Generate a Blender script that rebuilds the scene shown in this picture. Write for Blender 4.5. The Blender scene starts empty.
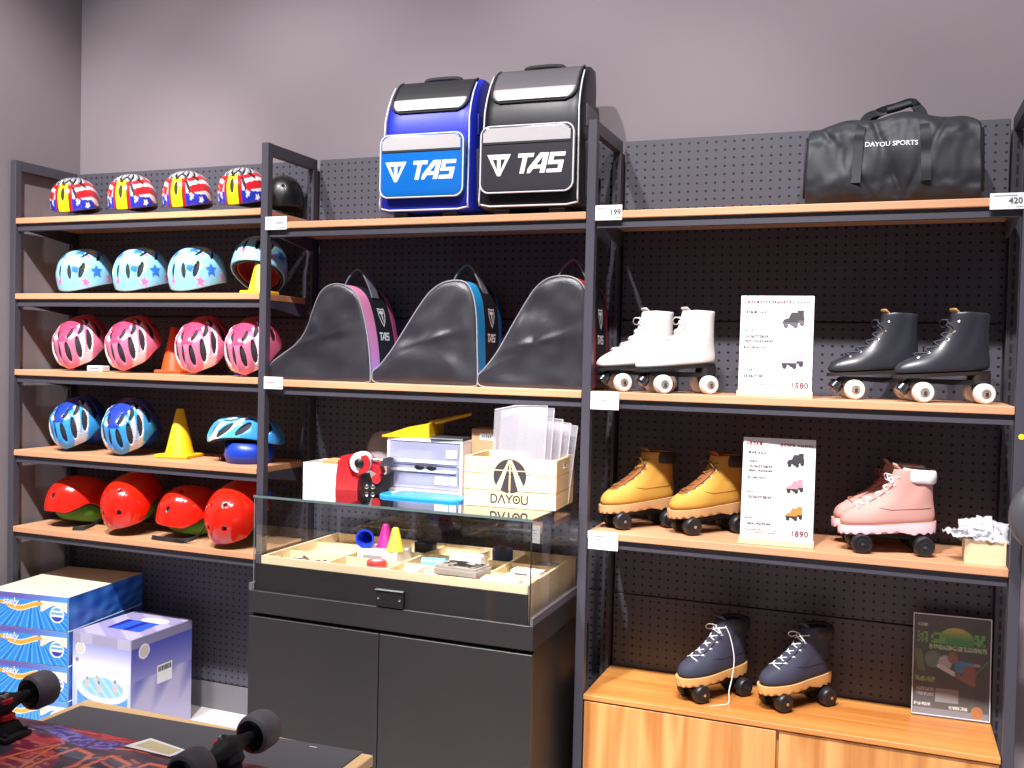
import bpy, bmesh, math, random
from mathutils import Vector, Matrix, noise
random.seed(7)
PI = math.pi
sc = bpy.context.scene
COL = sc.collection
R = math.radians

# ------------------------------------------------------------------ materials
def lin(c):
    return tuple((x/12.92 if x <= .04045 else ((x+.055)/1.055)**2.4) for x in c)
def hexc(h):
    h = h.lstrip('#'); return tuple(int(h[i:i+2], 16)/255 for i in (0, 2, 4))
MATS = {}
def mat(name, color='#808080', rough=.5, metal=0., spec=.5, coat=0., bump=0., bscale=200., trans=0., vary=0., vscale=8., alpha=1., emit=0.):
    if name in MATS: return MATS[name]
    m = bpy.data.materials.new(name); m.use_nodes = True
    nt = m.node_tree; b = nt.nodes['Principled BSDF']
    c = lin(hexc(color)) + (1,)
    b.inputs['Base Color'].default_value = c
    b.inputs['Roughness'].default_value = rough
    b.inputs['Metallic'].default_value = metal
    b.inputs['Specular IOR Level'].default_value = spec
    b.inputs['Coat Weight'].default_value = coat
    b.inputs['Coat Roughness'].default_value = .05
    b.inputs['Transmission Weight'].default_value = trans
    b.inputs['Alpha'].default_value = alpha
    tc = nt.nodes.new('ShaderNodeTexCoord')
    if bump:
        n = nt.nodes.new('ShaderNodeTexNoise'); n.inputs['Scale'].default_value = bscale; n.inputs['Detail'].default_value = 3
        bp = nt.nodes.new('ShaderNodeBump'); bp.inputs['Strength'].default_value = bump; bp.inputs['Distance'].default_value = .002
        nt.links.new(tc.outputs['Object'], n.inputs['Vector']); nt.links.new(n.outputs['Fac'], bp.inputs['Height'])
        nt.links.new(bp.outputs['Normal'], b.inputs['Normal'])
    if vary:
        n = nt.nodes.new('ShaderNodeTexNoise'); n.inputs['Scale'].default_value = vscale; n.inputs['Detail'].default_value = 4
        r = nt.nodes.new('ShaderNodeValToRGB')
        r.color_ramp.elements[0].position = .3; r.color_ramp.elements[1].position = .7
        r.color_ramp.elements[0].color = tuple(x*(1-vary) for x in c[:3])+(1,); r.color_ramp.elements[1].color = tuple(min(1, x*(1+vary)) for x in c[:3])+(1,)
        nt.links.new(tc.outputs['Object'], n.inputs['Vector']); nt.links.new(n.outputs['Fac'], r.inputs['Fac']); nt.links.new(r.outputs['Color'], b.inputs['Base Color'])
    MATS[name] = m; return m

def paintmat(name, rough=.4, coat=0., spec=.5, bump=0., bscale=200.):
    """principled material that reads the printed / moulded-in colours stored on the mesh"""
    if name in MATS: return MATS[name]
    m = mat(name, '#ffffff', rough, 0, spec, coat, bump, bscale)
    nt = m.node_tree; a = nt.nodes.new('ShaderNodeAttribute'); a.attribute_name = 'Col'
    nt.links.new(a.outputs['Color'], nt.nodes['Principled BSDF'].inputs['Base Color'])
    return m

def woodmat(name, c1, c2, axis='X', scale=1., rough=.45, contrast=1., coat=0., cathedral=False):
    if name in MATS: return MATS[name]
    m = mat(name, c1, rough, coat=coat); nt = m.node_tree; b = nt.nodes['Principled BSDF']; L = nt.links
    tc = nt.nodes.new('ShaderNodeTexCoord'); mp = nt.nodes.new('ShaderNodeMapping')
    s = [60*scale]*3; s['XYZ'.index(axis)] = 1.6*scale; mp.inputs['Scale'].default_value = s
    L.new(tc.outputs['Object'], mp.inputs['Vector'])
    n = nt.nodes.new('ShaderNodeTexNoise'); n.inputs['Scale'].default_value = 1.; n.inputs['Detail'].default_value = 5; n.inputs['Roughness'].default_value = .6; n.inputs['Distortion'].default_value = .4
    L.new(mp.outputs['Vector'], n.inputs['Vector'])
    mp2 = nt.nodes.new('ShaderNodeMapping'); s = [11*scale]*3; s['XYZ'.index(axis)] = 1.1*scale; mp2.inputs['Scale'].default_value = s
    L.new(tc.outputs['Object'], mp2.inputs['Vector'])
    n2 = nt.nodes.new('ShaderNodeTexNoise'); n2.inputs['Scale'].default_value = 1.; n2.inputs['Detail'].default_value = 2
    L.new(mp2.outputs['Vector'], n2.inputs['Vector'])
    ad = nt.nodes.new('ShaderNodeMix'); ad.inputs[0].default_value = .5
    L.new(n.outputs['Fac'], ad.inputs[2]); 
    if cathedral:
        mm = nt.nodes.new('ShaderNodeMath'); mm.operation = 'MULTIPLY'; mm.inputs[1].default_value = 9.
        fr = nt.nodes.new('ShaderNodeMath'); fr.operation = 'SINE'; mm2 = nt.nodes.new('ShaderNodeMath'); mm2.operation = 'MULTIPLY_ADD'; mm2.inputs[1].default_value = .18; mm2.inputs[2].default_value = .5
        mm.inputs[1].default_value = 38.
        L.new(n2.outputs['Fac'], mm.inputs[0]); L.new(mm.outputs[0], fr.inputs[0]); L.new(fr.outputs[0], mm2.inputs[0]); L.new(mm2.outputs[0], ad.inputs[3])
    else:
        L.new(n2.outputs['Fac'], ad.inputs[3])
    r = nt.nodes.new('ShaderNodeValToRGB'); e = r.color_ramp.elements
    e[0].position = .5-.18/contrast; e[1].position = .5+.18/contrast
    e[0].color = lin(hexc(c2))+(1,); e[1].color = lin(hexc(c1))+(1,)
    L.new(ad.outputs[0], r.inputs['Fac']); L.new(r.outputs['Color'], b.inputs['Base Color'])
    return m

def glassmat(name, tint=(1, 1, 1), rough=.0, refl=1., dirt=0., dcol=(.8, .8, .8)):
    """thin clear sheet: see-through with a Fresnel reflection, optional milky part"""
    if name in MATS: return MATS[name]
    m = bpy.data.materials.new(name); m.use_nodes = True; nt = m.node_tree; L = nt.links
    for n in list(nt.nodes): nt.nodes.remove(n)
    o = nt.nodes.new('ShaderNodeOutputMaterial'); t = nt.nodes.new('ShaderNodeBsdfTransparent'); g = nt.nodes.new('ShaderNodeBsdfGlossy')
    t.inputs['Color'].default_value = tint + (1,); g.inputs['Roughness'].default_value = rough
    f = nt.nodes.new('ShaderNodeFresnel'); f.inputs['IOR'].default_value = 1.5
    mu = nt.nodes.new('ShaderNodeMath'); mu.operation = 'MULTIPLY'; mu.inputs[1].default_value = refl; mu.use_clamp = True
    mx = nt.nodes.new('ShaderNodeMixShader'); ge = nt.nodes.new('ShaderNodeNewGeometry'); sb = nt.nodes.new('ShaderNodeMath'); sb.operation = 'SUBTRACT'; sb.inputs[0].default_value = 1.; L.new(ge.outputs['Backfacing'], sb.inputs[1])
    m0 = nt.nodes.new('ShaderNodeMath'); m0.operation = 'MULTIPLY'; L.new(f.outputs[0], m0.inputs[0]); L.new(sb.outputs[0], m0.inputs[1])   # one reflection per sheet
    L.new(m0.outputs[0], mu.inputs[0]); L.new(mu.outputs[0], mx.inputs[0])
    base = t
    if dirt:
        d = nt.nodes.new('ShaderNodeBsdfDiffuse'); d.inputs['Color'].default_value = dcol + (1,)
        m2 = nt.nodes.new('ShaderNodeMixShader'); m2.inputs[0].default_value = dirt
        L.new(t.outputs[0], m2.inputs[1]); L.new(d.outputs[0], m2.inputs[2]); base = m2
    L.new(base.outputs[0], mx.inputs[1]); L.new(g.outputs[0], mx.inputs[2]); L.new(mx.outputs[0], o.inputs[0])
    MATS[name] = m; return m

# ------------------------------------------------------------------ mesh helpers
class MB:
    def __init__(s): s.b = bmesh.new()
    def box(s, x0, y0, z0, x1, y1, z1, bev=0., seg=2, M=None):
        r = bmesh.ops.create_cube(s.b, size=1.); vs = r['verts']
        for v in vs: v.co = Vector(((x0+x1)/2+v.co.x*(x1-x0), (y0+y1)/2+v.co.y*(y1-y0), (z0+z1)/2+v.co.z*(z1-z0)))
        if bev:
            es = list({e for v in vs for e in v.link_edges})
            q = bmesh.ops.bevel(s.b, geom=es, offset=bev, segments=seg, profile=.5, affect='EDGES'); vs = list({v for f in q['faces'] for v in f.verts} | {v for v in vs if v.is_valid})
        if M is not None:
            for v in vs: v.co = M @ v.co
        return s
    def ring(s, pts): return [s.b.verts.new(p) for p in pts]
    def loft(s, rings, cap0=True, cap1=True, closed=True):
        rs = [s.ring(r) for r in rings]; n = len(rs[0])
        for a, b in zip(rs, rs[1:]):
            for i in range(n if closed else n-1):
                j = (i+1) % n
                try: s.b.faces.new((a[i], a[j], b[j], b[i]))
                except ValueError: pass
        if cap0: s.b.faces.new(rs[0][::-1])
        if cap1: s.b.faces.new(rs[-1])
        return s
    def cyl(s, p0, p1, r0, r1=None, n=24, cap=True):
        r1 = r0 if r1 is None else r1
        p0, p1 = Vector(p0), Vector(p1); d = (p1-p0).normalized(); u = d.orthogonal().normalized(); w = d.cross(u)
        f = lambda p, r: [p+(u*math.cos(2*PI*i/n)+w*math.sin(2*PI*i/n))*r for i in range(n)]
        return s.loft([f(p0, r0), f(p1, r1)], cap, cap)
    def lathe(s, prof, p0=(0, 0, 0), axis=(0, 0, 1), n=32, cap=True):
        p0 = Vector(p0); d = Vector(axis).normalized(); u = d.orthogonal().normalized(); w = d.cross(u)
        return s.loft([[p0+d*h+(u*math.cos(2*PI*i/n)+w*math.sin(2*PI*i/n))*r for i in range(n)] for r, h in prof], cap, cap)
    def tube(s, pts, r=.002, n=6, flat=1.):
        pts = [Vector(p) for p in pts]; rings = []; pu = None
        for i, p in enumerate(pts):
            d = (pts[min(i+1, len(pts)-1)]-pts[max(i-1, 0)]).normalized()
            u = d.orthogonal().normalized() if pu is None else (pu-d*pu.dot(d)).normalized()
            pu = u; w = d.cross(u)
            rr = r[i] if isinstance(r, (list, tuple)) else r
            rings.append([p+u*math.cos(2*PI*k/n)*rr+w*math.sin(2*PI*k/n)*rr*flat for k in range(n)])
        return s.loft(rings)
    def ribbon(s, pts, width, thick, side):
        """flat strap along pts, side = width direction"""
        pts = [Vector(p) for p in pts]; side = Vector(side).normalized(); rings = []
        for i, p in enumerate(pts):
            d = (pts[min(i+1, len(pts)-1)]-pts[max(i-1, 0)]).normalized(); nn = side.cross(d).normalized()
            rings.append([p+side*width/2+nn*thick/2, p-side*width/2+nn*thick/2, p-side*width/2-nn*thick/2, p+side*width/2-nn*thick/2])
        return s.loft(rings)
    def prism(s, poly, y0, y1, fn=None):
        """poly in (x,z), extruded along y"""
        fn = fn or (lambda x, y, z: (x, y, z))
        return s.loft([[fn(x, y0, z) for x, z in poly], [fn(x, y1, z) for x, z in poly]])
    def mask(s, f, u0, v0, u1, v1, nu, nv, fn):
        """thin printed shape: keeps the cells of a fine grid where f(u,v) is true"""
        V = {}
        def g(i, j):
            if (i, j) not in V: V[i, j] = s.b.verts.new(fn(u0+(u1-u0)*i/nu, v0+(v1-v0)*j/nv))
            return V[i, j]
        for i in range(nu):
            for j in range(nv):
                if f(u0+(u1-u0)*(i+.5)/nu, v0+(v1-v0)*(j+.5)/nv):
                    s.b.faces.new((g(i, j), g(i+1, j), g(i+1, j+1), g(i, j+1)))
        return s
    def build(s, name, m, parent=None, smooth=False, sub=0, angle=None, M=None, solid=0., recalc=True):
        if recalc: bmesh.ops.recalc_face_normals(s.b, faces=s.b.faces)
        me = bpy.data.meshes.new(name)
        if M is not None: s.b.transform(M)
        if smooth:
            for f in s.b.faces: f.smooth = True
            if angle is not None:
                for e in s.b.edges:
                    if len(e.link_faces) == 2 and e.calc_face_angle(0) > R(angle): e.smooth = False
        s.b.to_mesh(me); s.b.free()
        o = bpy.data.objects.new(name, me); COL.objects.link(o)
        for q in (m if isinstance(m, (list, tuple)) else [m]): me.materials.append(q)
        if parent is not None: o.parent = parent
        if solid:
            md = o.modifiers.new('solid', 'SOLIDIFY'); md.thickness = solid; md.offset = -1
        if sub:
            md = o.modifiers.new('sub', 'SUBSURF'); md.levels = sub; md.render_levels = sub
        return o

def paint(o, fn):
    me = o.data; a = me.color_attributes.new('Col', 'FLOAT_COLOR', 'POINT')
    cache = {}
    for i, v in enumerate(me.vertices):
        c = fn(*v.co)
        if c not in cache: cache[c] = lin(hexc(c)) if isinstance(c, str) else c
        a.data[i].color = tuple(cache[c])+(1,)
    return o

def mixc(a, b, t):
    a = hexc(a) if isinstance(a, str) else a; b = hexc(b) if isinstance(b, str) else b
    t = max(0, min(1, t)); return '#%02x%02x%02x' % tuple(int(255*(x+(y-x)*t)) for x, y in zip(a, b))

def thing(name, label, cat, loc=(0, 0, 0), rz=0., group=None, rot=None):
    o = bpy.data.objects.new(name, None); COL.objects.link(o); o.empty_display_size = .05
    o.location = loc; o.rotation_euler = rot if rot else (0, 0, rz)
    o['label'] = label; o['category'] = cat
    if group: o['group'] = group
    return o
def tag(o, label, cat, group=None, kind=None):
    o['label'] = label; o['category'] = cat
    if group: o['group'] = group
    if kind: o['kind'] = kind
    return o
def struct(o, label=None):
    o['kind'] = 'structure'
    if label: o['label'] = label; o['category'] = o.name.split('_')[0]
    return o
KIDS = {}
def kids(o): return [c for c in bpy.data.objects if c.parent == o]
def dup(o, loc=None, rz=None, label=None, rot=None, parent=None):
    c = o.copy(); COL.objects.link(c)
    if parent is not None: c.parent = parent
    if loc is not None: c.location = loc
    if rot is not None: c.rotation_euler = rot
    elif rz is not None: c.rotation_euler = (0, 0, rz)
    if label: c['label'] = label
    for k in kids(o): dup(k, parent=c)
    return c

def text_mesh(s, size, name, m, parent, fn, bold=0., align='LEFT', spacing=1., shear=0.):
    cu = bpy.data.curves.new('t', 'FONT'); cu.body = s; cu.size = size; cu.align_x = align; cu.align_y = 'CENTER'; cu.resolution_u = 3; cu.space_character = spacing; cu.shear = shear; cu.offset = bold*size
    t = bpy.data.objects.new('t', cu); me = bpy.data.meshes.new_from_object(t)
    bpy.data.objects.remove(t); bpy.data.curves.remove(cu)
    for v in me.vertices: v.co = Vector(fn(v.co.x, v.co.y))
    me.name = name; me.materials.clear(); me.materials.append(m)
    o = bpy.data.objects.new(name, me); COL.objects.link(o)
    if parent is not None: o.parent = parent
    return o

def seg_d(px, py, a, b):
    ax, ay = a; bx, by = b; dx, dy = bx-ax, by-ay; L = dx*dx+dy*dy
    t = 0 if L == 0 else max(0, min(1, ((px-ax)*dx+(py-ay)*dy)/L))
    return math.hypot(px-ax-t*dx, py-ay-t*dy)
def strokes(lines, w):
    def f(u, v):
        for l in lines:
            for a, b in zip(l, l[1:]):
                if seg_d(u, v, a, b) < w: return True
        return False
    return f
def in_poly(x, y, P):
    c = False; j = len(P)-1
    for i in range(len(P)):
        if (P[i][1] > y) != (P[j][1] > y) and x < (P[j][0]-P[i][0])*(y-P[i][1])/(P[j][1]-P[i][1])+P[i][0]: c = not c
        j = i
    return c
def star(cx, cy, r, rot=0.):
    return [(cx+(r if k % 2 == 0 else r*.45)*math.sin(rot+k*PI/5), cy+(r if k % 2 == 0 else r*.45)*math.cos(rot+k*PI/5)) for k in range(10)]
def spline(P, n=8, closed=False):
    out = []; N = len(P)
    rng = range(N if closed else N-1)
    for i in rng:
        g = lambda k: Vector(P[k % N]) if closed else Vector(P[max(0, min(N-1, k))])
        p0, p1, p2, p3 = g(i-1), g(i), g(i+1), g(i+2)
        for k in range(n):
            t = k/n
            out.append(tuple(.5*((2*p1)+(p2-p0)*t+(2*p0-5*p1+4*p2-p3)*t*t+(3*p1-p0-3*p2+p3)*t**3)))
    if not closed: out.append(tuple(P[-1]))
    return out

front = lambda y: (lambda u, v: (u, y, v))       # print facing -y
side = lambda x: (lambda u, v: (x, u, v))         # print facing +x
topf = lambda z: (lambda u, v: (u, v, z))

# ------------------------------------------------------------------ levels of the rack
P0, P1, P2, P3 = -2.4495, -1.2291, 0., 1.23
A = [2.011, 1.705, 1.396, 1.067, .753]
B1, B2, C3, KZ, TOP, D = 1.959, 1.3915, .947, .423, 2.247, .3276

M_metal = mat('charcoal powder coated steel', '#46444d', .45, .0, .4, bump=.05, bscale=900)
M_shelf = woodmat('beech laminate', '#d8a27c', '#c48a63', 'X', 1., .5, 1.)
M_cab = woodmat('honey cherry laminate', '#e0a058', '#b4692a', 'X', .55, .38, 1.1, coat=.15)
M_cabv = woodmat('honey cherry laminate upright grain', '#e2a561', '#b87434', 'Z', .5, .42, 1.2, coat=.1, cathedral=True)
M_black = mat('black plastic', '#141416', .4, spec=.5)
M_blackm = mat('black matt', '#1c1c1f', .7)
M_white = mat('white card', '#f4f2f2', .6)
M_ink = mat('black ink', '#18181a', .6)
M_grey = mat('grey ink', '#8c8a8e', .6)
M_chrome = mat('chrome', '#d8d8dc', .18, 1.)
M_pine = woodmat('pale pine', '#f0dcb8', '#e2c596', 'X', .8, .6, .8)
M_piney = woodmat('pale pine side', '#e6cb9c', '#d5b27c', 'Y', .8, .6, .8)
M_clear = glassmat('clear acrylic', (.96, .97, .97), .02, 1.)
M_glass = glassmat('display glass', (.985, .99, .99), .0, 1.7)
M_glasst = glassmat('display glass top', (.97, .985, .985), .0, 1.9)
M_gedge = mat('polished glass edge', '#5d6e6c', .15, spec=.7)

# ------------------------------------------------------------------ room
def plane(name, pts, m):
    b = MB(); b.b.faces.new([b.b.verts.new(p) for p in pts]); return b.build(name, m, recalc=False)
M_wall = mat('warm grey wall paint', '#837a7e', .85, spec=.2, bump=.08, bscale=60, vary=.02, vscale=1.5)
M_floor = mat('white floor tile', '#e6e0de', .3, vary=.03, vscale=3)
WX, WY = -2.458, .372
b = MB(); b.box(-4, -6, -.1, 5, WY+.1, 0.); struct(b.build('floor', M_floor), 'white glossy shop floor')
b = MB(); b.box(WX-.1, WY, 0., 5., WY+.1, 4.6); struct(b.build('wall_back', M_wall), 'warm grey painted back wall above the shelving')
b = MB(); b.box(WX-.1, -6, 0., WX, WY, 4.6); struct(b.build('wall_left', M_wall), 'warm grey painted side wall by the helmet shelves')

# ------------------------------------------------------------------ pegboard
def pegmat():
    m = mat('pegboard', '#4e4d57', .5, spec=.4); nt = m.node_tree; L = nt.links; b = nt.nodes['Principled BSDF']
    tc = nt.nodes.new('ShaderNodeTexCoord'); sp = nt.nodes.new('ShaderNodeSeparateXYZ'); L.new(tc.outputs['Object'], sp.inputs[0])
    def mth(op, a, bv=None, c=None):
        n = nt.nodes.new('ShaderNodeMath'); n.operation = op
        for i, v in enumerate((a, bv, c)):
            if v is None: continue
            if isinstance(v, (int, float)): n.inputs[i].default_value = v
            else: L.new(v, n.inputs[i])
        return n.outputs[0]
    fx = mth('SUBTRACT', mth('FRACT', mth('MULTIPLY', sp.outputs['X'], 1/.030)), .5)
    fz = mth('SUBTRACT', mth('FRACT', mth('MULTIPLY', sp.outputs['Z'], 1/.027)), .5)
    d = mth('SQRT', mth('ADD', mth('POWER', fx, 2.), mth('POWER', fz, 2.)))
    h = mth('LESS_THAN', d, .155)
    mx = nt.nodes.new('ShaderNodeMix'); mx.data_type = 'RGBA'; L.new(h, mx.inputs[0])
    mx.inputs[6].default_value = lin(hexc('#4e4d57'))+(1,); mx.inputs[7].default_value = lin(hexc('#101014'))+(1,)
    L.new(mx.outputs[2], b.inputs['Base Color'])
    return m
M_peg = pegmat()
LR = 'rack'
for (x0, x1, lab) in ((P0+.03, P1-.004, 'charcoal pegboard backing behind the helmet shelves'), (P1+.036, P2-.004, 'charcoal pegboard backing behind the boot bags and display case'), (P2+.036, P3-.004, 'charcoal pegboard backing behind the roller skates')):
    t = thing('pegboard_backing', lab, 'pegboard', ((x0+x1)/2, D, 0), group='pegboard backings of the rack')
    w = (x1-x0)/2
    for z0, z1 in ((1.632, TOP), (.682, 1.628), (.118, .678)):
        b = MB(); b.box(-w, .0, z0, w, .018, z1, .002, 1); b.build('perforated_panel', M_peg, t)
    b = MB(); b.box(-w, .004, 0., w, .018, .114, .002, 1); b.build('kick_plate', mat('grey steel plinth', '#77757a', .5), t)

# ------------------------------------------------------------------ upright frames
def frame(x, lab):
    t = thing('upright_frame', lab, 'rack frame', (x, 0, 0), group='black steel upright frames of the rack')
    b = MB(); b.box(0, 0, 0, .029, .03, TOP, .0015, 1); b.build('front_post', M_metal, t)
    b = MB(); b.box(0.002, .03, TOP-.042, .027, D-.002, TOP, .0015, 1); b.build('top_bar', M_metal, t)
    b = MB(); b.box(0.0, D-.03, 0, .029, D+.02, TOP-.043)
    b.build('rear_upright', M_metal, t)
    b = MB()
    for k in range(56): b.box(.011, D-.0312, .06+k*.038, .018, D-.0302, .085+k*.038)
    b.build('slot_row', M_blackm, t)
    b = MB(); b.box(0.002, .031, .04, .027, D-.031, .08); b.build('foot_bar', M_metal, t)
    return t
frame(P0, 'tall black steel upright frame against the grey side wall')
frame(P1, 'tall black steel upright frame between helmet shelves and boot bags')
frame(P2, 'tall black steel upright frame between display case and roller skates')
frame(P3, 'tall black steel upright frame past the duffel bag and poster end')

# ------------------------------------------------------------------ shelves
def shelf(x0, x1, z, lab, grp):
    t = thing('wood_shelf', lab, 'shelf', ((x0+x1)/2, 0, z), group=grp); w = (x1-x0)/2
    b = MB(); b.box(-w, 0., -.023, w, D-.004, 0., .002, 2); b.build('shelf_board', M_shelf, t)
    b = MB(); b.box(-w, .012, -.052, w, .030, -.0235, .001, 1); b.build('front_rail', M_metal, t)
    for s in (-1, 1):
        xa, xb = (-w, -w+.012) if s < 0 else (w-.012, w)
        b = MB(); b.prism([(.03, -.024), (D-.035, -.024), (D-.035, -.075), (D-.06, -.075), (.05, -.045), (.03, -.045)], xa, xb, lambda p, y, q: (y, p, q))
        b.build('bracket', M_metal, t)
    return t
nm = ['flag pattern helmets', 'star pattern helmets', 'pink helmets', 'blue helmets and yellow cone', 'red helmets']
for z, n in zip(A, nm): shelf(P0+.0305, P1-.0015, z, 'beech shelf with black steel rail carrying the %s' % n, 'beech shelves of the rack')
shelf(P1+.0305, P2-.0015, B1, 'high beech shelf under the blue and black trolley bags', 'beech shelves of the rack')
shelf(P1+.0305, P2-.0015, B2, 'beech shelf under the three triangular boot bags', 'beech shelves of the rack')
shelf(P2+.0305, P3-.0015, B1, 'high beech shelf under the dark grey duffel bag', 'beech shelves of the rack')
shelf(P2+.0305, P3-.0015, B2, 'beech shelf carrying white and black roller skates', 'beech shelves of the rack')
shelf(P2+.0305, P3-.0015, C3, 'beech shelf carrying yellow and pink roller skates', 'beech shelves of the rack')

# ------------------------------------------------------------------ wooden cabinet
t = thing('wood_cabinet', 'honey coloured wooden cabinet with two doors under the navy skates', 'cabinet', (P2+.031, 0, 0))
W = P3-P2-.034
b = MB(); b.box(0, 0., KZ-.016, W, D-.002, KZ, .001, 1); b.build('cabinet_top', M_cab, t)
b = MB(); b.box(0.002, .022, .05, W-.002, D-.004, KZ-.0165); b.build('carcass', M_cabv, t)
b = MB(); b.box(0.003, .002, .06, .597, .0205, KZ-.022, .001, 1); b.build('door', M_cabv, t)
b = MB(); b.box(.606, .008, .06, W-.002, .0205, KZ-.022, .001, 1); b.build('door', M_cabv, t)
b = MB(); b.box(.02, .04, 0., W-.02, D-.02, .0495); b.build('plinth', M_blackm, t)

# ------------------------------------------------------------------ price tags
G_dk = mat('dark grey ink', '#55535a', .6)
def ptag(x0, z0, x1, z1, lab, price=None, lines=()):
    w, h = x1-x0, z1-z0
    t = thing('price_tag', lab, 'price tag', ((x0+x1)/2, -.002, (z0+z1)/2), group='white shelf price tags')
    b = MB(); b.box(-w/2, -.0022, -h/2, w/2, .002, h/2, .0006, 1); b.build('tag_card', M_white, t)
    b = MB()
    for (u0, v, u1, th) in lines: b.box(-w/2+u0*w, -.0026, -h/2+v*h, -w/2+u1*w, -.0023, -h/2+v*h+th*h)
    if lines: b.build('small_print', M_grey, t)
    if price: text_mesh(price, h*.52, 'price', G_dk, t, lambda u, v: (u+w*.04, -.0029, v), bold=.03)
    return t
L0 = ((.08, .78, .5, .07), (.1, .15, .55, .04), (.75, .1, .95, .08))
ptag(P1+.0235, 1.931, P1+.114, 1.978, 'white price tag on the helmet and bag post at trolley bag shelf height', None, L0+((.5, .45, .85, .12),))
ptag(P2+.031, 1.929, P2+.117, 1.976, 'white price tag reading 199 beside the black trolley bag shelf', '199', L0)
ptag(P3-.082, 1.926, P3+.003, 1.970, 'white price tag reading 420 at the end of the duffel bag shelf', '420', ((.1, .8, .8, .06), (.75, .1, .97, .06)))
ptag(P1+.028, 1.358, P1+.108, 1.402, 'white price tag beside the toe of the pink trimmed boot bag', None, L0+((.15, .5, .6, .08),))
ptag(P2+.031, 1.335, P2+.123, 1.392, 'white price tag below the white roller skates', None, ((.08, .5, .6, .05), (.05, .42, .95, .02), (.6, .1, .95, .04)))
ptag(P2+.035, .892, P2+.132, .949, 'white price tag below the yellow boot skates', None, ((.12, .7, .5, .06), (.12, .54, .6, .05), (.3, .38, .7, .04), (.1, .22, .9, .03)))

# ------------------------------------------------------------------ helmets
def dome_pt(th, ph, a, bf, bb, h, zc, ridge=None):
    s, c = math.sin(ph), math.cos(ph)
    bl = bf if math.cos(th) > 0 else bb
    k = 1.
    if ridge: k += ridge(th, ph)
    x = a*math.sin(th)*s**.9*k if s > 0 else 0
    y = -bl*math.cos(th)*s**.9*k if s > 0 else 0
    return (x, y, zc+(h-zc)*(abs(c)**.85)*(1 if c > 0 else -.9)*k)
def helmet_shell(name, parent, m, a, bf, bb, h, phm, vents=(), paintf=None, nu=144, nv=56, ridge=None, scale=1., solid=.006, zc=.05, phi0=0.):
    """phm(th) = rim angle; vents = list of (th, ph, rth, rph, tilt) ellipses in degrees (mirrored by caller)"""
    b = MB(); cell = max(360/nu, 110/nv)
    def f(th, ph):
        best = 9.
        for (t0, p0, rt, rp, ti) in vents:
            dt = (th-t0+180) % 360-180
            u = dt*max(.35, math.sin(R(p0))); v = ph-p0; c, s = math.cos(R(ti)), math.sin(R(ti))
            q = math.hypot((u*c+v*s)/rt, (-u*s+v*c)/rp)-1.
            if q < best: best = q
        return best
    P = {}; rows = []
    for j in range(nv+1):
        row = []
        for i in range(nu):
            th = 360*i/nu; ph = phm(th)*j/nv
            if vents and j > 0:
                q = f(th, ph)
                if abs(q) < .5:
                    for _ in range(4):
                        e = .3; gx = (f(th+e, ph)-f(th-e, ph))/(2*e); gy = (f(th, ph+e)-f(th, ph-e))/(2*e); g2 = gx*gx+gy*gy
                        if g2 < 1e-9: break
                        q = f(th, ph); sx, sy = -q*gx/g2, -q*gy/g2
                        if math.hypot(sx*math.sin(R(ph)), sy) > cell*.55: break
                        th += sx; ph += sy
            row.append((th, ph))
        rows.append(row)
    V = []; par = []
    for j, row in enumerate(rows):
        if j == 0:
            V.append([b.b.verts.new([q*scale for q in dome_pt(0, 0, a, bf, bb, h, zc, ridge)])]*nu); par.append((0., 0.)); continue
        r = []
        for th, ph in row:
            p = dome_pt(R(th), R(ph), a, bf, bb, h, zc, ridge)
            r.append(b.b.verts.new((p[0]*scale, p[1]*scale, zc+(p[2]-zc)*scale))); par.append((th, ph))
        V.append(r)
    for j in range(nv):
        for i in range(nu):
            k = (i+1) % nu
            tc = [rows[j][i], rows[j][k] if k else (rows[j][k][0]+360, rows[j][k][1]), rows[j+1][i], rows[j+1][k] if k else (rows[j+1][k][0]+360, rows[j+1][k][1])]
            if vents and f(sum(q[0] for q in tc)/4, sum(q[1] for q in tc)/4) < 0: continue
            vs = [V[j][i], V[j+1][i], V[j+1][k], V[j][k]] if j else [V[0][0], V[1][i], V[1][k]]
            try: b.b.faces.new(vs)
            except ValueError: pass
    b.b.verts.index_update()
    o = b.build(name, m, parent, smooth=True, solid=solid, recalc=False)
    if paintf:
        a_ = o.data.color_attributes.new('Col', 'FLOAT_COLOR', 'POINT'); cache = {}
        for i, v in enumerate(o.data.vertices):
            c = paintf(par[i][0], par[i][1], *v.co)
            if c not in cache: cache[c] = lin(hexc(c))+(1,)
            a_.data[i].color = cache[c]
    return o
def mirror(v):
    out = []
    for t in v:
        out.append(t)
        if abs(t[0]) > .5 and abs(t[0]-180) > .5: out.append((-t[0], t[1], t[2], t[3], -t[4]))
    return out
def sd(th): return (th+180) % 360-180
def starhit(th, ph, stars):
    for (t0, p0, r, ro) in stars:
        u = sd(th-t0)*max(.4, math.sin(R(p0))); v = p0-ph
        if abs(u) < r and abs(v) < r and in_poly(u, v, star(0, 0, r, ro)): return True
    return False

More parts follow.
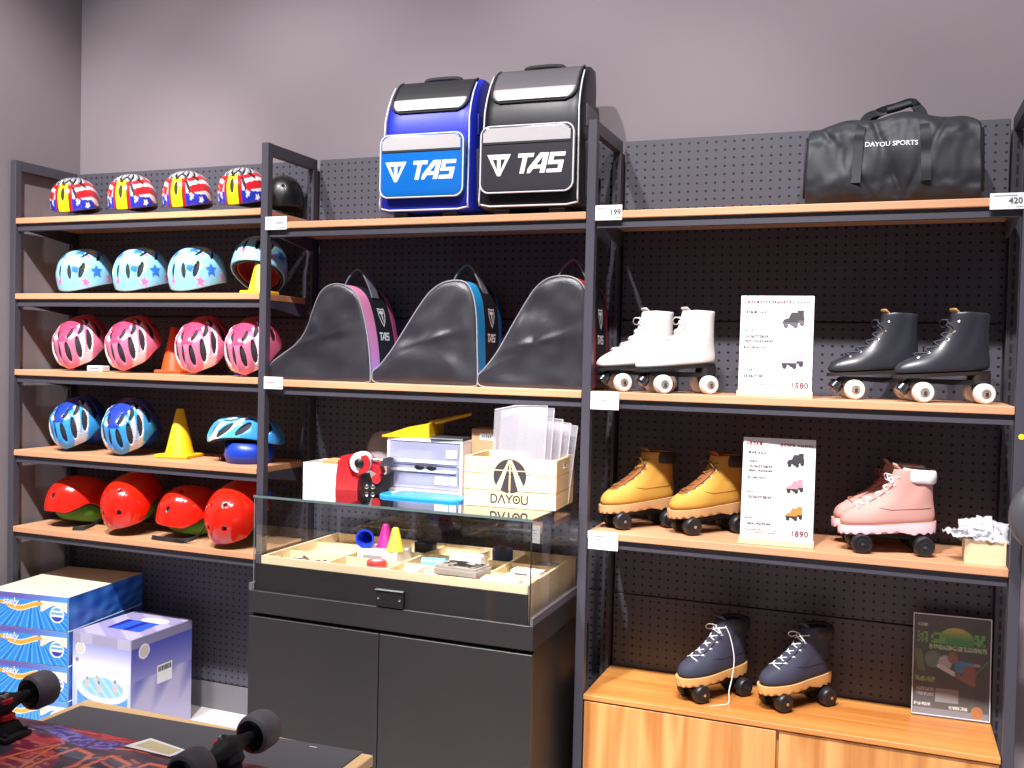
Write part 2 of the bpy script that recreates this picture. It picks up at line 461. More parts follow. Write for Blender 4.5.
M_foam = mat('dark grey helmet foam', '#26262a', .8)
M_strap = mat('black nylon webbing', '#18181b', .6, bump=.2, bscale=700)
def strap_pair(t, a, y=-.01, drop=.05, z=.03, m=None):
    b = MB()
    for s in (-1, 1):
        P = spline([(s*a*.93, y-.05, z+.01), (s*a*.8, y-.02, z-drop*.5), (s*a*.45, y, .006)], 5)
        b.ribbon(P, .014, .002, (0, 1, .2)); 
        P = spline([(s*a*.93, y+.05, z+.005), (s*a*.85, y+.02, z-drop*.4), (s*a*.5, y, .008)], 5)
        b.ribbon(P, .012, .002, (0, 1, .1))
    o = b.build('chin_strap', m or M_strap, t)
    b = MB(); b.box(-.016, y-.012, .001, .016, y+.012, .009, .002, 2); b.build('buckle', M_black, o)

# flag helmets -----------------------------------------------------
P_gloss = paintmat('glossy printed helmet shell', .22, .5)
def flagpaint(th, ph, x, y, z):
    s = sd(th); q = abs(s)
    if q < 17 and ph > 44:
        if q > 14.3: return '#2a1c20'
        if ph < 50 and q < 6: return '#3a3020'
        return '#efe21c'
    if ph > 80+(q-22)*.10 and 20 < q < 84-(100-ph)*.9:
        if starhit(q, ph, [(36, 86, 7.5, 0), (58, 92, 6.5, .5)]): return '#f3f3f6'
        return '#2535b8'
    if ph > 94 and q > 80: return '#1c1a20'
    if q < 30 and ph > 60: return ('#e8e4e6' if 24 < q else '#b81c24')
    if ph < 50-q*.12 and q < 92:
        k = (q+ph*.9) % 26
        return '#8f9094' if k < 11 else ('#1b1b20' if k < 21 else '#c9cacc')
    d = math.hypot((q-62)*.75, (ph-112)*1.0)
    k = d % 25
    return '#eeeaec' if k < 9 else '#c81e28'
fl_v = mirror([(0, 70, 5, 15, 0), (30, 66, 3.6, 15, -12), (22, 34, 3.2, 11, -25), (58, 50, 4, 12, -38), (150, 55, 6, 14, 0), (110, 45, 4, 12, -25)])
def mk_helmet(name, lab, cat, grp, shell_args, shell_mat, paintf, vents, a, bf, bb, h, phm, ridge=None, foam=M_foam, pad=None):
    t = thing(name, lab, cat, group=grp)
    helmet_shell('helmet_shell', t, shell_mat, a, bf, bb, h, phm, vents, paintf, ridge=ridge, **shell_args)
    helmet_shell('foam_liner', t, foam, a*.95, bf*.95, bb*.95, h*.965, lambda q: phm(q)+2, nu=48, nv=18, solid=.012)
    if pad:
        helmet_shell('padding', t, pad, a*.78, bf*.8, bb*.8, h*.8, lambda q: phm(q)+3, nu=40, nv=14, solid=.004)
    return t
def rim(fr, sd_, bk):
    def f(th):
        c = math.cos(R(th)); s2 = math.sin(R(th))**2
        return (fr if c > 0 else bk)*(1-s2)+sd_*s2
    return f
ridgef = lambda th, ph: .022*math.cos(6*th)*math.sin(ph)**2
FX = [-2.222, -1.923, -1.652, -1.392]
labs = ['stars and stripes helmet at the wall end of the top shelf', 'second stars and stripes helmet from the grey side wall', 'third stars and stripes helmet from the grey side wall', 'stars and stripes helmet half behind the tall post, in front of a black helmet']
h0 = mk_helmet('flag_helmet', labs[0], 'helmet', 'stars and stripes helmets on the top shelf', {}, P_gloss, flagpaint, fl_v, .090, .108, .112, .158, rim(103, 98, 112), lambda th, ph: .02*math.cos(5*th)*math.sin(ph)**2)
for i, x in enumerate(FX):
    o = h0 if i == 0 else dup(h0, label=labs[i])
    o.location = (x+.006, .120, A[0]+.016); o.rotation_euler = (R(10), R(-3), R([20, 18, 16, 14][i]))
# black helmet behind the last one
t = mk_helmet('black_helmet', 'plain black helmet behind the last stars and stripes helmet', 'helmet', None, {}, mat('matt black helmet shell', '#10110f', .35, coat=.2), None, mirror([(90, 62, 4, 4, 0), (150, 62, 4, 4, 0), (30, 62, 4, 4, 0)]), .078, .072, .072, .155, rim(100, 98, 104))
t.location = (-1.305, .252, A[0]+.012)

# star helmets -----------------------------------------------------
def starpaint(th, ph, x, y, z):
    s = sd(th)
    if starhit(th, ph, [(28, 70, 12, .3), (72, 78, 15, .1), (-30, 40, 13, .5), (40, 26, 14, .2), (150, 55, 15, 0), (-80, 70, 13, .3), (110, 40, 11, .4), (-140, 50, 14, .3)]): return '#2f6fd0'
    if starhit(th, ph, [(48, 66, 11, .5), (4, 48, 10, .1), (95, 30, 12, .3), (-50, 78, 11, .6), (120, 72, 10, .2)]): return '#eee27a'
    if starhit(th, ph, [(46, 93, 10, .2), (64, 42, 8, .7), (-14, 88, 9, 0), (100, 92, 9, .4), (-100, 88, 10, .4)]): return '#d877b8'
    return '#8fd0f0'
st_v = mirror([(14, 74, 5.0, 14, -4), (42, 72, 5.2, 16, 24), (58, 36, 3.2, 13, 50), (92, 48, 3.2, 13, 44), (140, 60, 5, 12, 0)])
slabs = ['light blue star print helmet nearest the side wall', 'middle light blue star print helmet of the upright three', 'light blue star print helmet beside the tilted one on a yellow cone']
g = 'light blue star print helmets'
s0 = mk_helmet('star_helmet', slabs[0], 'helmet', g, {}, paintmat('satin printed helmet shell', .3, .3), starpaint, st_v, .102, .118, .124, .170, rim(108, 100, 108), pad=mat('dark red helmet padding', '#8a2420', .8))
SX = [-2.188, -1.895, -1.622]
for i, x in enumerate(SX):
    o = s0 if i == 0 else dup(s0, label=slabs[i])
    o.location = (x, .150, A[1]+.022); o.rotation_euler = (R(11), 0, R([2, 4, 2][i]))
o = dup(s0, label='light blue star print helmet tilted back over a yellow cone, red padding showing')
o.location = (-1.352, .150, A[1]+.062); o.rotation_euler = (R(-30), R(0), R(14))

# pink / blue vented helmets ---------------------------------------
pk_v = mirror([(12, 70, 5.8, 20, 0), (38, 68, 6.2, 22, 14), (68, 66, 6.2, 22, 30), (30, 32, 4.4, 13, 34), (70, 36, 4.6, 15, 48), (102, 62, 6, 21, 34), (112, 32, 4, 13, 60), (146, 58, 7, 18, 20)])
def twotone(c1, c2, c3):
    def f(th, ph, x, y, z):
        q = abs(sd(th))
        if ph < 50 and (q < 20 or ph < 24): return c3
        if abs((q-52)+(ph-60)*.55) < 7 or abs((q-86)+(ph-50)*.9) < 8 or (36 < ph < 46 and q < 40): return c2
        if q > 96 or ph < 30: return c3
        return c1
    return f
ridge2 = lambda th, ph: .03*math.cos(7*th)*math.sin(ph)**2+.012*math.cos(8*ph)
g = 'pink vented helmets'
plabs = ['pink vented helmet nearest the side wall', 'pink vented helmet touching the orange cone on its wall side', 'pink vented helmet just past the orange cone', 'pink vented helmet partly behind the tall post']
p0 = mk_helmet('pink_helmet', plabs[0], 'helmet', g, {}, paintmat('glossy moulded shell', .2, .5), twotone('#e47a9a', '#f4dade', '#cf4468'), pk_v, .098, .125, .135, .165, rim(104, 98, 108), ridge2)
PX = [-2.185, -1.908, -1.570, -1.338]
for i, x in enumerate(PX):
    o = p0 if i == 0 else dup(p0, label=plabs[i])
    o.location = (x, .150, A[2]+.062); o.rotation_euler = (R(34), R([-6, -8, -4, -6][i]), R([10, 8, 8, 8][i]))
g = 'blue vented helmets'
b0 = mk_helmet('blue_helmet', 'blue vented helmet with grey bands nearest the side wall', 'helmet', g, {}, paintmat('glossy moulded shell', .2, .5), twotone('#3f9fe8', '#c9ccd6', '#2440a8'), pk_v, .098, .122, .132, .165, rim(104, 98, 108), ridge2)
b = MB(); b.lathe([(.078, -.035), (.084, .02), (.078, .05)], (0, .055, .004), n=28, cap=False); b.build('head_ring', mat('royal blue plastic', '#1c3fb4', .35), b0, smooth=True, solid=.003)
o = b0; o.location = (-2.205, .160, A[3]+.060); o.rotation_euler = (R(32), R(-6), R(6))
o = dup(b0, label='blue vented helmet beside the yellow cone, tipped forward'); o.location = (-1.925, .145, A[3]+.062); o.rotation_euler = (R(36), R(-4), R(12))
# third blue helmet, side-on and level, with the blue head ring under it
b3 = mk_helmet('blue_helmet', 'pale blue helmet lying level over its royal blue head ring by the post', 'helmet', g, {}, paintmat('glossy moulded shell', .2, .5), twotone('#54b4ea', '#eef2f6', '#3a8fd8'), pk_v, .100, .138, .150, .145, rim(96, 84, 98), ridge2)
for c in kids(b3): c.location.z = .036
b = MB(); b.lathe([(.084, 0.), (.094, .03), (.090, .078)], (0, .02, .0), n=32, cap=False); b.build('head_ring', mat('royal blue plastic', '#1c3fb4', .35), b3, smooth=True, solid=.004)
b = MB(); b.ribbon(spline([(-.075, -.06, .05), (-.085, -.075, .02), (-.06, -.1, .004), (-.02, -.1, .004)], 5), .016, .003, (.2, .3, 1)); b.build('chin_strap', M_white, b3)
b = MB(); b.box(-.055, -.110, .001, -.03, -.092, .012, .002, 2); b.build('buckle', mat('red plastic', '#b02028', .4), b3)
b3.location = (-1.385, .135, A[3]+.001); b3.rotation_euler = (0, 0, R(-72))

# red skate helmets -------------------------------------------------
M_red = mat('glossy red helmet shell', '#e0200f', .16, coat=.6)
rd_v = mirror([(20, 80, 4.4, 4.4, 0), (26, 40, 3.6, 3.6, 0), (158, 62, 4.2, 4.2, 0)])
def redrim(th):
    q = abs(sd(th))
    return 106 if q < 50 else (106-20*math.sin(PI*(q-50)/85)**1.5 if q < 135 else 106)
M_green = mat('green helmet padding', '#4f8a24', .7, bump=.1, bscale=300)
g = 'glossy red skate helmets'
rlabs = ['red skate helmet tilted back, green padding showing, nearest the side wall', 'red skate helmet with two front holes, second from the side wall', 'red skate helmet with its black strap and buckle on the shelf', 'red skate helmet cut off by the display case, two holes facing out']
r0 = mk_helmet('red_helmet', rlabs[0], 'helmet', g, {}, M_red, None, rd_v, .106, .140, .165, .176, redrim, foam=M_blackm)
helmet_shell('green_padding', r0, M_green, .084, .104, .120, .13, lambda q: 150, nu=48, nv=18, solid=.012)
RX = [(-2.225, .150, -12, -4, -24, .030), (-1.910, .140, 18, -6, 6, .062), (-1.655, .150, -10, 4, -20, .030), (-1.385, .120, 24, -2, 2, .066)]
reds = []
for i, (x, y, pi_, ro, yaw, dz) in enumerate(RX):
    o = r0 if i == 0 else dup(r0, label=rlabs[i])
    o.location = (x, y, A[4]+dz); o.rotation_euler = (R(pi_), R(ro), R(yaw)); reds.append(o)
bpy.context.view_layer.update()
def red_strap(o, P, bk=None):
    iv = (Matrix.Translation(o.location) @ o.rotation_euler.to_matrix().to_4x4()).inverted()
    b = MB(); b.ribbon(spline(P, 6), .017, .0025, (.1, .3, 1)); q = b.build('chin_strap', M_strap, o, M=iv)
    if bk:
        x, y, z = bk
        b = MB(); b.box(x-.022, y-.012, z, x+.022, y+.012, z+.011, .003, 2); b.build('buckle', M_black, q, M=iv)
red_strap(reds[0], [(-2.09, .16, .80), (-2.085, .10, .775), (-2.10, .055, .763), (-2.14, .04, .7625)])
red_strap(reds[2], [(-1.55, .12, .82), (-1.545, .07, .78), (-1.57, .035, .765), (-1.66, .03, .7625), (-1.735, .035, .7625)], (-1.60, .036, .7545))

# ------------------------------------------------------------------ cones
def cone(name, lab, loc, m, h=.155, base=.125, rz=0., r0=.047, r1=.013, grp=None):
    t = thing(name, lab, 'cone', loc, rz, grp)
    b = MB(); b.lathe([(r0, .012), (r0*.97, .016), (r1+.002, h-.004), (r1, h), (r1*.6, h), (r1*.6, h-.01)], n=32); b.build('cone_body', m, t, smooth=True, angle=40)
    b = MB(); b.box(-base/2, -base/2, 0, base/2, base/2, .013, .004, 2); b.build('cone_base', m, t)
    return t
M_yel = mat('yellow plastic cone', '#f2c41c', .4); M_ora = mat('orange plastic cone', '#f0501e', .4)
cone('sport_cone', 'yellow marker cone under the tilted star print helmet', (-1.305, .105, A[1]+.001), M_yel, h=.128, base=.105, r0=.042)
cone('sport_cone', 'orange marker cone between the pink helmets', (-1.772, .190, A[2]+.001), M_ora, h=.185, base=.112, r0=.050, rz=R(12))
cone('sport_cone', 'yellow marker cone between the blue helmets', (-1.700, .145, A[3]+.001), M_yel, h=.190, base=.140, r0=.056, rz=R(10))
# little things between the helmets
for (x, y, z, w, d, h, m, lab) in ((-2.075, .10, A[2], .07, .05, .022, M_white, 'small white carton between the first two pink helmets'), (-1.50, .235, A[2], .05, .05, .03, mat('indigo plastic', '#2a2a78', .4), 'small indigo pad behind the pink helmets past the cone')):
    t = thing('small_carton' if 'carton' in lab else 'small_pad', lab, 'box', (x, y, z+.001), R(8))
    b = MB(); b.box(-w/2, -d/2, 0, w/2, d/2, h, .003, 2); b.build('body', m, t)
    b = MB(); b.box(-w*.3, -d/2-.0006, h*.3, w*.3, -d/2-.0001, h*.7); b.build('sticker', M_grey, t)

# ------------------------------------------------------------------ trolley bags
def rrect(hw, hd, n=40, p=5.):
    out = []
    for i in range(n):
        t = 2*PI*i/n; c, s = math.cos(t), math.sin(t)
        out.append((math.copysign(abs(c)**(2/p), c)*hw, math.copysign(abs(s)**(2/p), s)*hd))
    return out
def rrpoly(x0, z0, x1, z1, r, n=6):
    P = []
    for cx, cz, a0 in ((x1-r, z0+r, -90), (x1-r, z1-r, 0), (x0+r, z1-r, 90), (x0+r, z0+r, 180)):
        for k in range(n+1): a = R(a0+90*k/n); P.append((cx+r*math.cos(a), cz+r*math.sin(a)))
    return P
TAS = [[(0, 1), (.82, 1)], [(.42, .93), (.12, .06), (.0, .0)], [(.12, .04), (.45, .06), (1.02, .95), (1.22, 1.0), (1.02, .05), ], [(.62, .34), (1.08, .34)],
       [(2.02, .98), (1.52, .98), (1.42, .56), (1.82, .52), (1.72, .05), (1.2, .05)], [(1.72, .04), (2.05, .04)]]
def tas_fn(x, z, h, w):
    """block capitals TAS, italic, strokes clipped square"""
    def f(u, v):
        U = (u-x)/h; V = (v-z)/h
        if V < 0 or V > 1: return False
        s = U-.22*V                                   # italic
        T = (-.05 < s < .78 and V > .80) or (.22 < s < .46)
        if T and s < .8: return True
        a = s-.62                                    # A with a long left leg
        if 0 <= a <= .98 and (abs(a-(V*.62)) < .15 or (abs(a-.80) < .13) or (V > .80 and .5 < a < .93) or (.22 < V < .40 and .1 < a < .8)): return True
        q = s-1.62                                   # S
        if 0 <= q <= .80:
            if V > .80 or V < .19 or .41 < V < .60: return True
            if V >= .5 and q < .24: return True
            if V < .5 and q > .56: return True
        return False
    return f
def emblem_fn(x, z, s):
    tri = [(-.62, .5), (.62, .5), (.08, -.55), (-.08, -.55)]
    def f(u, v):
        U = (u-x)/s; V = (v-z)/s
        if not in_poly(U, V, tri): return False
        for sg in (-1, 1):
            if in_poly(sg*U, V, [(.10, .28), (.34, .28), (.12, -.22), (.10, -.22)]): return False
        return True
    return f
def trolley(name, lab, x, yf, w, h, d, c_body, c_flap, c_pocket, c_side, rz):
    t = thing(name, lab, 'bag', (x, yf, B1+.001), rz)
    mb = mat(c_body[0], c_body[1], .38, spec=.35, bump=.12, bscale=14); mf = mat(c_flap[0], c_flap[1], .6, bump=.15, bscale=500); mp = mat(c_pocket[0], c_pocket[1], .16, coat=.5, bump=.05, bscale=12)
    msil = mat('silver reflective tape', '#c9c5c6', .3, .3, bump=.2, bscale=40); mpip = mat('pale piping', '#d6d6da', .4)
    zb = .028                                                     # body bottom above wheels
    # side outline: front leans back near the top
    prof = [(0, .006, .02), (.015, 0, 0), (.06, -.004, 0), (.30, .004, 0), (.55, .012, 0), (.66, .014, 0), (.76, .030, 0), (.86, .055, 0), (.94, .085, 0), (.985, .115, .002), (1., .14, .02)]
    b = MB(); rings = []
    for (q, f0, ins) in prof:
        y0 = f0; y1 = d-(.01 if q > .9 else 0)-ins*.5; hw = w/2-ins-(.012*q)
        rings.append([(px, (y0+y1)/2+py, zb+q*(h-zb)) for px, py in rrect(hw, (y1-y0)/2, 48, 7)])
    b.loft(rings); b.build('bag_body', mb, t, smooth=True, angle=50)
    # piping along both front edges
    for s in (-1, 1):
        b = MB(); b.tube([(s*(w/2-.012*q-.012), f0-.001, zb+q*(h-zb)) for q, f0, ins in prof if .01 < q < .97], .0028, 6); b.build('piping', mpip, t, smooth=True)
    b = MB(); b.tube([(-w/2+.014, .003, zb+.012)]+[(-w/2+.05+k*(w-.1)/6, -.003, zb+.004) for k in range(7)]+[(w/2-.014, .003, zb+.012)], .0028, 6); b.build('piping', mpip, t, smooth=True)
    # flap: follows the sloped front top
    def yf_at(q):
        for a, c in zip(prof, prof[1:]):
            if a[0] <= q <= c[0]: return a[1]+(c[1]-a[1])*(q-a[0])/(c[0]-a[0])
        return prof[-1][1]
    P = rrpoly(-w/2+.034, .715*(h-zb)+zb, w/2-.034, .992*(h-zb)+zb, .045, 8)
    def strip(z0, z1, off, ext, xs=None, n=26):
        """patch on the front between two heights, cut to the flap outline"""
        b = MB(); rows = 12; R_ = []
        for k in range(rows+1):
            z = z0+(z1-z0)*k/rows; xsz = [p for p in P]
            hw = w/2-.034; zl = .715*(h-zb)+zb; r = .045
            if z < zl+r: hw = w/2-.034-r+math.sqrt(max(0, r*r-(zl+r-z)**2))
            hw -= xs or 0
            q = (z-zb)/(h-zb)
            R_.append([(-hw+2*hw*i/n, yf_at(q)-off-ext*max(0, math.sin(PI*i/n))**.3, z) for i in range(n+1)])
        b.loft(R_, False, False, closed=False); return b
    zl = .715*(h-zb)+zb; zt = .992*(h-zb)+zb
    strip(zl+.001, zt, .003, .003).build('top_flap', mf, t, smooth=True, solid=.003)
    strip(zl+.008, zl+.050, .0066, .004, .006).build('reflective_strip', msil, t, smooth=True, solid=.002)
    b = MB(); hwz = lambda z: (w/2-.034-.045+math.sqrt(max(0, .045**2-(zl+.045-z)**2)) if z < zl+.045 else w/2-.034)
    pts = [(-hwz(z), yf_at((z-zb)/(h-zb))-.004, z) for z in [zt-(zt-zl-.001)*k/12 for k in range(13)]]
    pts = pts+[(-p[0], p[1], p[2]) for p in pts[::-1]]
    b.tube(pts, .004, 6); b.build('flap_edge', M_blackm, t, smooth=True)
    # pocket
    pz0, pz1 = zb+.045, zb+.535*(h-zb); pw = w/2-.010; pr = .03
    pocket = rrpoly(-pw+.014, pz0, pw-.014, pz1, pr, 8)
    def sc_(k): cx, cz = 0, (pz0+pz1)/2; return [(cx+(px-cx)*k, cz+(pz-cz)*k) for px, pz in pocket]
    b = MB(); b.loft([[(px, .012, pz) for px, pz in sc_(1.)], [(px, -.022, pz) for px, pz in sc_(1.)], [(px, -.030, pz) for px, pz in sc_(.975)], [(px, -.032, pz) for px, pz in sc_(.93)]], False, True)
    pk = b.build('front_pocket', mp, t, smooth=True, angle=35)
    b = MB(); c = [(px, -.0265, pz) for px, pz in sc_(1.003)]; b.tube(c+[c[0], c[1]], .003, 6); b.build('pocket_piping', mpip, pk, smooth=True)
    ztop = pz1-.012; b = MB(); b.mask(lambda u, v: in_poly(u, v, sc_(.955)), -pw, pz1-.052, pw, pz1-.006, 60, 14, front(-.0325)); b.build('reflective_strip', msil, pk, solid=.001)
    b = MB(); b.box(-pw+.022, -.0345, pz1-.060, pw-.022, -.0326, pz1-.052, .001, 1); b.build('zip', M_blackm, pk)
    lw = 2*pw*.40; hh = (pz1-pz0)*.30; zc = pz0+(pz1-pz0)*.27
    b = MB(); b.mask(tas_fn(-.035, zc, hh, 0), -.06, zc, .16, zc+hh, 150, 50, front(-.0327)); b.build('lettering', M_white, pk)
    b = MB(); b.mask(emblem_fn(-.092, zc+hh*.48, hh*1.02), -.17, zc-.02, -.03, zc+hh+.03, 90, 80, front(-.0327)); b.build('emblem', M_white, pk)
    # side pocket, straps
    ms = mat(c_side[0], c_side[1], .45)
    b = MB(); b.box(w/2-.012, .05, zb+.03, w/2+.006, d-.04, zb+.45*(h-zb), .006, 2); b.build('side_pocket', mat('dark mesh', '#26272e', .7, bump=.3, bscale=900), t)
    b = MB(); b.box(w/2-.014, .06, zb+.55*(h-zb), w/2-.004, d-.03, zb+.70*(h-zb), .003, 2); b.build('side_patch', ms, t)
    # top handle
    b = MB(); b.tube(spline([(-.07, .165, h-.006), (-.066, .15, h+.004), (-.04, .145, h+.009), (.04, .145, h+.009), (.066, .15, h+.004), (.07, .165, h-.006)], 5), .0105, 10, .8); b.build('carry_handle', M_blackm, t, smooth=True)
    # feet and wheels
    for s in (-1, 1):
        b = MB(); b.box(s*w*.26-.028, .012, 0, s*w*.26+.028, .075, zb+.008, .006, 2); b.build('foot', M_black, t)
        b = MB(); b.cyl((s*w*.33-.012, d-.03, .026), (s*w*.33+.012, d-.03, .026), .026, n=24); b.build('wheel', M_black, t, smooth=True, angle=40)
    return t
trolley('trolley_bag', 'royal blue wheeled trolley bag with glossy light blue pocket', -.601, .055, .355, .508, .235, ('royal blue nylon', '#1d2cb2'), ('black flap fabric', '#1d1d20'), ('glossy light blue vinyl', '#1467bc'), ('navy patch', '#1a2590'), R(2))
trolley('trolley_bag', 'black wheeled trolley bag with grey flap and dark glossy pocket', -.215, .045, .365, .515, .225, ('black nylon', '#1b1c20'), ('grey flap fabric', '#5a555b'), ('glossy charcoal vinyl', '#3a383e'), ('grey patch', '#5c5a60'), R(2))

# ------------------------------------------------------------------ boot bags
def bootbag(lab, x, y, prof, depth, c_trim, c_trim2, sx=1., rz=0.):
    t = thing('boot_bag', lab, 'bag', (x, y, B2+.001), rz)
    mm = paintless_mesh; P = [(px*sx, pz) for px, pz in spline(prof, 5, closed=True)]; cx = sum(p[0] for p in P)/len(P); cz = sum(p[1] for p in P)/len(P)
    k = lambda s, oy: [(cx+(px-cx)*s, oy, max(0, cz+(pz-cz)*s)) for px, pz in P]
    sd_ = x*5
    mt = mat(*c_trim); mt2 = mat(*c_trim2)
    b = MB(); b.loft([k(1., .004), k(1., .0), k(.985, -.004)]+[[(p[0], p[1]+.0*s_-(.016*noise.noise((p[0]*7+sd_, p[2]*7, 1.))+.008*noise.noise((p[0]*17+sd_, p[2]*17, 5.))+.005*math.exp(-((p[2]-.10-.25*p[0])/.012)**2))*min(1, (1-s_)*4), p[2]) for p in k(s_, -.005-.010*(1-s_)**.5)] for s_ in (.95, .9, .83, .75, .66, .56, .46, .36, .26, .16, .06)], False, True); b.build('mesh_front', mm, t, smooth=True, angle=60)
    b = MB(); b.loft([k(1.004, .002), k(1.012, .066)], False, False); b.build('front_gusset', mt, t, smooth=True, angle=50)
    b = MB(); b.loft([k(1.012, .0662), k(1.012, depth-.045)], False, False); band = b.build('middle_gusset', mat('black gusset nylon', '#232327', .45, bump=.2, bscale=60), t, smooth=True, angle=50)
    b = MB(); b.loft([k(1.012, depth-.0448), k(1.0, depth-.01), k(.97, depth)], False, True); b.build('rear_gusset', mt2, t, smooth=True, angle=50)
    b = MB(); c = k(1.004, -.001); b.tube(c+[c[0], c[1]], .0026, 6); b.build('piping', mat('grey piping', '#8d8c92', .4), t, smooth=True)
    return t, P, band
def frieze(P, cx, cz): pass
paintless_mesh = mat('grey bag mesh', '#2f2e34', .30, spec=.7, bump=.35, bscale=700, vary=.25, vscale=9)
prof1 = [(.0, .03), (.01, .004), (.10, .0), (.34, .0), (.425, .002), (.438, .02), (.428, .13), (.405, .235), (.375, .305), (.33, .338), (.27, .343), (.225, .318), (.195, .262), (.165, .185), (.12, .13), (.05, .085), (.012, .058)]
prof2 = [(.0, .03), (.01, .004), (.10, .0), (.34, .0), (.42, .002), (.432, .02), (.428, .13), (.422, .235), (.405, .31), (.37, .35), (.30, .350), (.24, .320), (.19, .265), (.135, .19), (.08, .115), (.03, .06), (.005, .042)]
prof3 = [(.0, .03), (.01, .004), (.10, .0), (.34, .0), (.405, .002), (.418, .02), (.414, .13), (.408, .245), (.392, .325), (.345, .362), (.27, .362), (.215, .330), (.17, .27), (.125, .20), (.075, .12), (.03, .065), (.005, .042)]
def shield_fn(cy, cz, s):
    O = [(-.5, .62), (0, .55), (.5, .62), (.48, .05), (.30, -.35), (0, -.75), (-.30, -.35), (-.48, .05)]
    I = [(px*.78, pz*.80+.02) for px, pz in O]
    def f(u, v):
        U, V = (u-cy)/s, (v-cz)/s
        if not in_poly(U, V, O): return False
        if not in_poly(U, V, I): return True
        return in_poly(U, V, [(-.30, .40), (.30, .40), (.30, .22), (.10, .20), (.12, -.45), (-.05, -.10), (-.06, .18), (-.30, .20)])
    return f
specs = [('triangular boot bag with grey mesh front and pink trim', -1.207, prof1, ('pink vinyl trim', '#e88cb8', .28), ('pink vinyl back trim', '#e0609a', .28), .035),
         ('triangular boot bag with grey mesh front and bright blue trim', -.776, prof2, ('bright blue vinyl trim', '#2a9fe0', .25), ('deep blue vinyl trim', '#1e74c8', .25), .035),
         ('triangular boot bag with grey mesh front and red trim by the middle post', -.374, prof3, ('red vinyl trim', '#c81828', .28), ('crimson vinyl trim', '#b01426', .28), .035)]
for i, (lab, x, pr, c1, c2, y) in enumerate(specs):
    dp = .235
    t, P, band = bootbag(lab, x, y, pr, dp, c1, c2, (.965, .925, .93)[i])
    # right hand gusset carries a printed shield and lettering
    xr = max(p[0] for p in P); cx = sum(p[0] for p in P)/len(P); cz = sum(p[1] for p in P)/len(P)
    def surf(u, v, P=P, cx=cx, cz=cz):
        best = None
        for a, c in zip(P, P[1:]+P[:1]):
            if (a[1]-v)*(c[1]-v) <= 0 and a[1] != c[1]:
                xx = a[0]+(c[0]-a[0])*(v-a[1])/(c[1]-a[1]); best = xx if best is None else max(best, xx)
        best = xr if best is None else best
        return (cx+(best-cx)*1.012+.0012, u, cz+(v-cz)*1.012)
    b = MB(); b.mask(shield_fn(dp/2+.010, .235, .050), .07, .19, .175, .275, 60, 60, surf); b.build('shield_emblem', M_white, band)
    b = MB(); b.mask(tas_fn(dp/2-.036, .150, .029, 0), .07, .150, .19, .180, 90, 26, surf); b.build('lettering', M_white, band)
    # handle
    hx = (.305, .308, .29)[i]; hz = (.338, .348, .360)[i]
    b = MB(); b.ribbon(spline([(hx-.055, dp/2-.0, hz-.03), (hx-.045, dp/2, hz+.02), (hx-.012, dp/2, hz+.062), (hx+.015, dp/2, hz+.062), (hx+.045, dp/2, hz+.015), (hx+.065, dp/2, hz-.035)], 6), .046, .005, (0, 1, .0)); b.build('carry_handle', mat('grey webbing', '#68676e', .6, bump=.3, bscale=500), t, smooth=True, angle=40)

# ------------------------------------------------------------------ duffel bag
t = thing('duffel_bag', 'dark grey fabric duffel bag with white lettering on the high shelf', 'bag', (.893, .03, B1+.001), R(-1))
M_duf = mat('dark slate nylon', '#2b2d33', .55, spec=.45, bump=.25, bscale=45)
b = MB(); rings = []
for i in range(71):
    u = -1+2*i/70; x = u*.242; k = 1-.10*abs(u)**6; ring = []
    for j in range(84):
        a = 2*PI*j/84; c, s = math.cos(a), math.sin(a)
        y = math.copysign(abs(c)**.55, c)*.125; z = .125+math.copysign(abs(s)**.5, s)*.125
        lean = 1-.16*(z/.25)                                      # narrower towards the top
        top = .008*math.sin(u*4+1)+.006*math.sin(u*9)
        wr = .015*noise.noise((x*9, y*9, z*9))+.011*noise.noise((x*20+5, y*20, z*20))+.005*noise.noise((x*42+5, y*42, z*42))
        fold = -.011*math.exp(-((x-.09-(z-.12)*.5)/.008)**2)-.011*math.exp(-((x+.12+(z-.12)*.7)/.009)**2)-.010*math.exp(-((x-.02-(z-.05)*-.4)/.008)**2) if c < 0 else 0
        q = 1+wr/.125+fold/.125 if z > .004 else 1
        ring.append((x*(1-.025*(z/.25)), .128+y*k*lean*q, max(0, 1.05*z*(1+top/.25*(z/.25)))*(k if z > .1 else 1)))
    rings.append(ring)
b.loft(rings); body = b.build('bag_body', M_duf, t, smooth=True, angle=65, sub=1)
M_dstrap = mat('dark webbing', '#1f2126', .6, bump=.3, bscale=500)
from mathutils.bvhtree import BVHTree
BV = BVHTree.FromPolygons([v.co for v in body.data.vertices], [p.vertices for p in body.data.polygons])
def fz(x, y):
    h = BV.ray_cast(Vector((x, y, 1.)), Vector((0, 0, -1)))
    return h[0].z if h[0] else .25
def fx(y, z, s):
    h = BV.ray_cast(Vector((s, y, z)), Vector((-s, 0, 0)))
    return h[0].x if h[0] else s*.23
def fy(x, z, sgn=1, off=.0055):
    h = BV.ray_cast(Vector((x, .128-sgn*.5, z)), Vector((0, sgn, 0)))
    return (h[0].y if h[0] else .06)-sgn*off
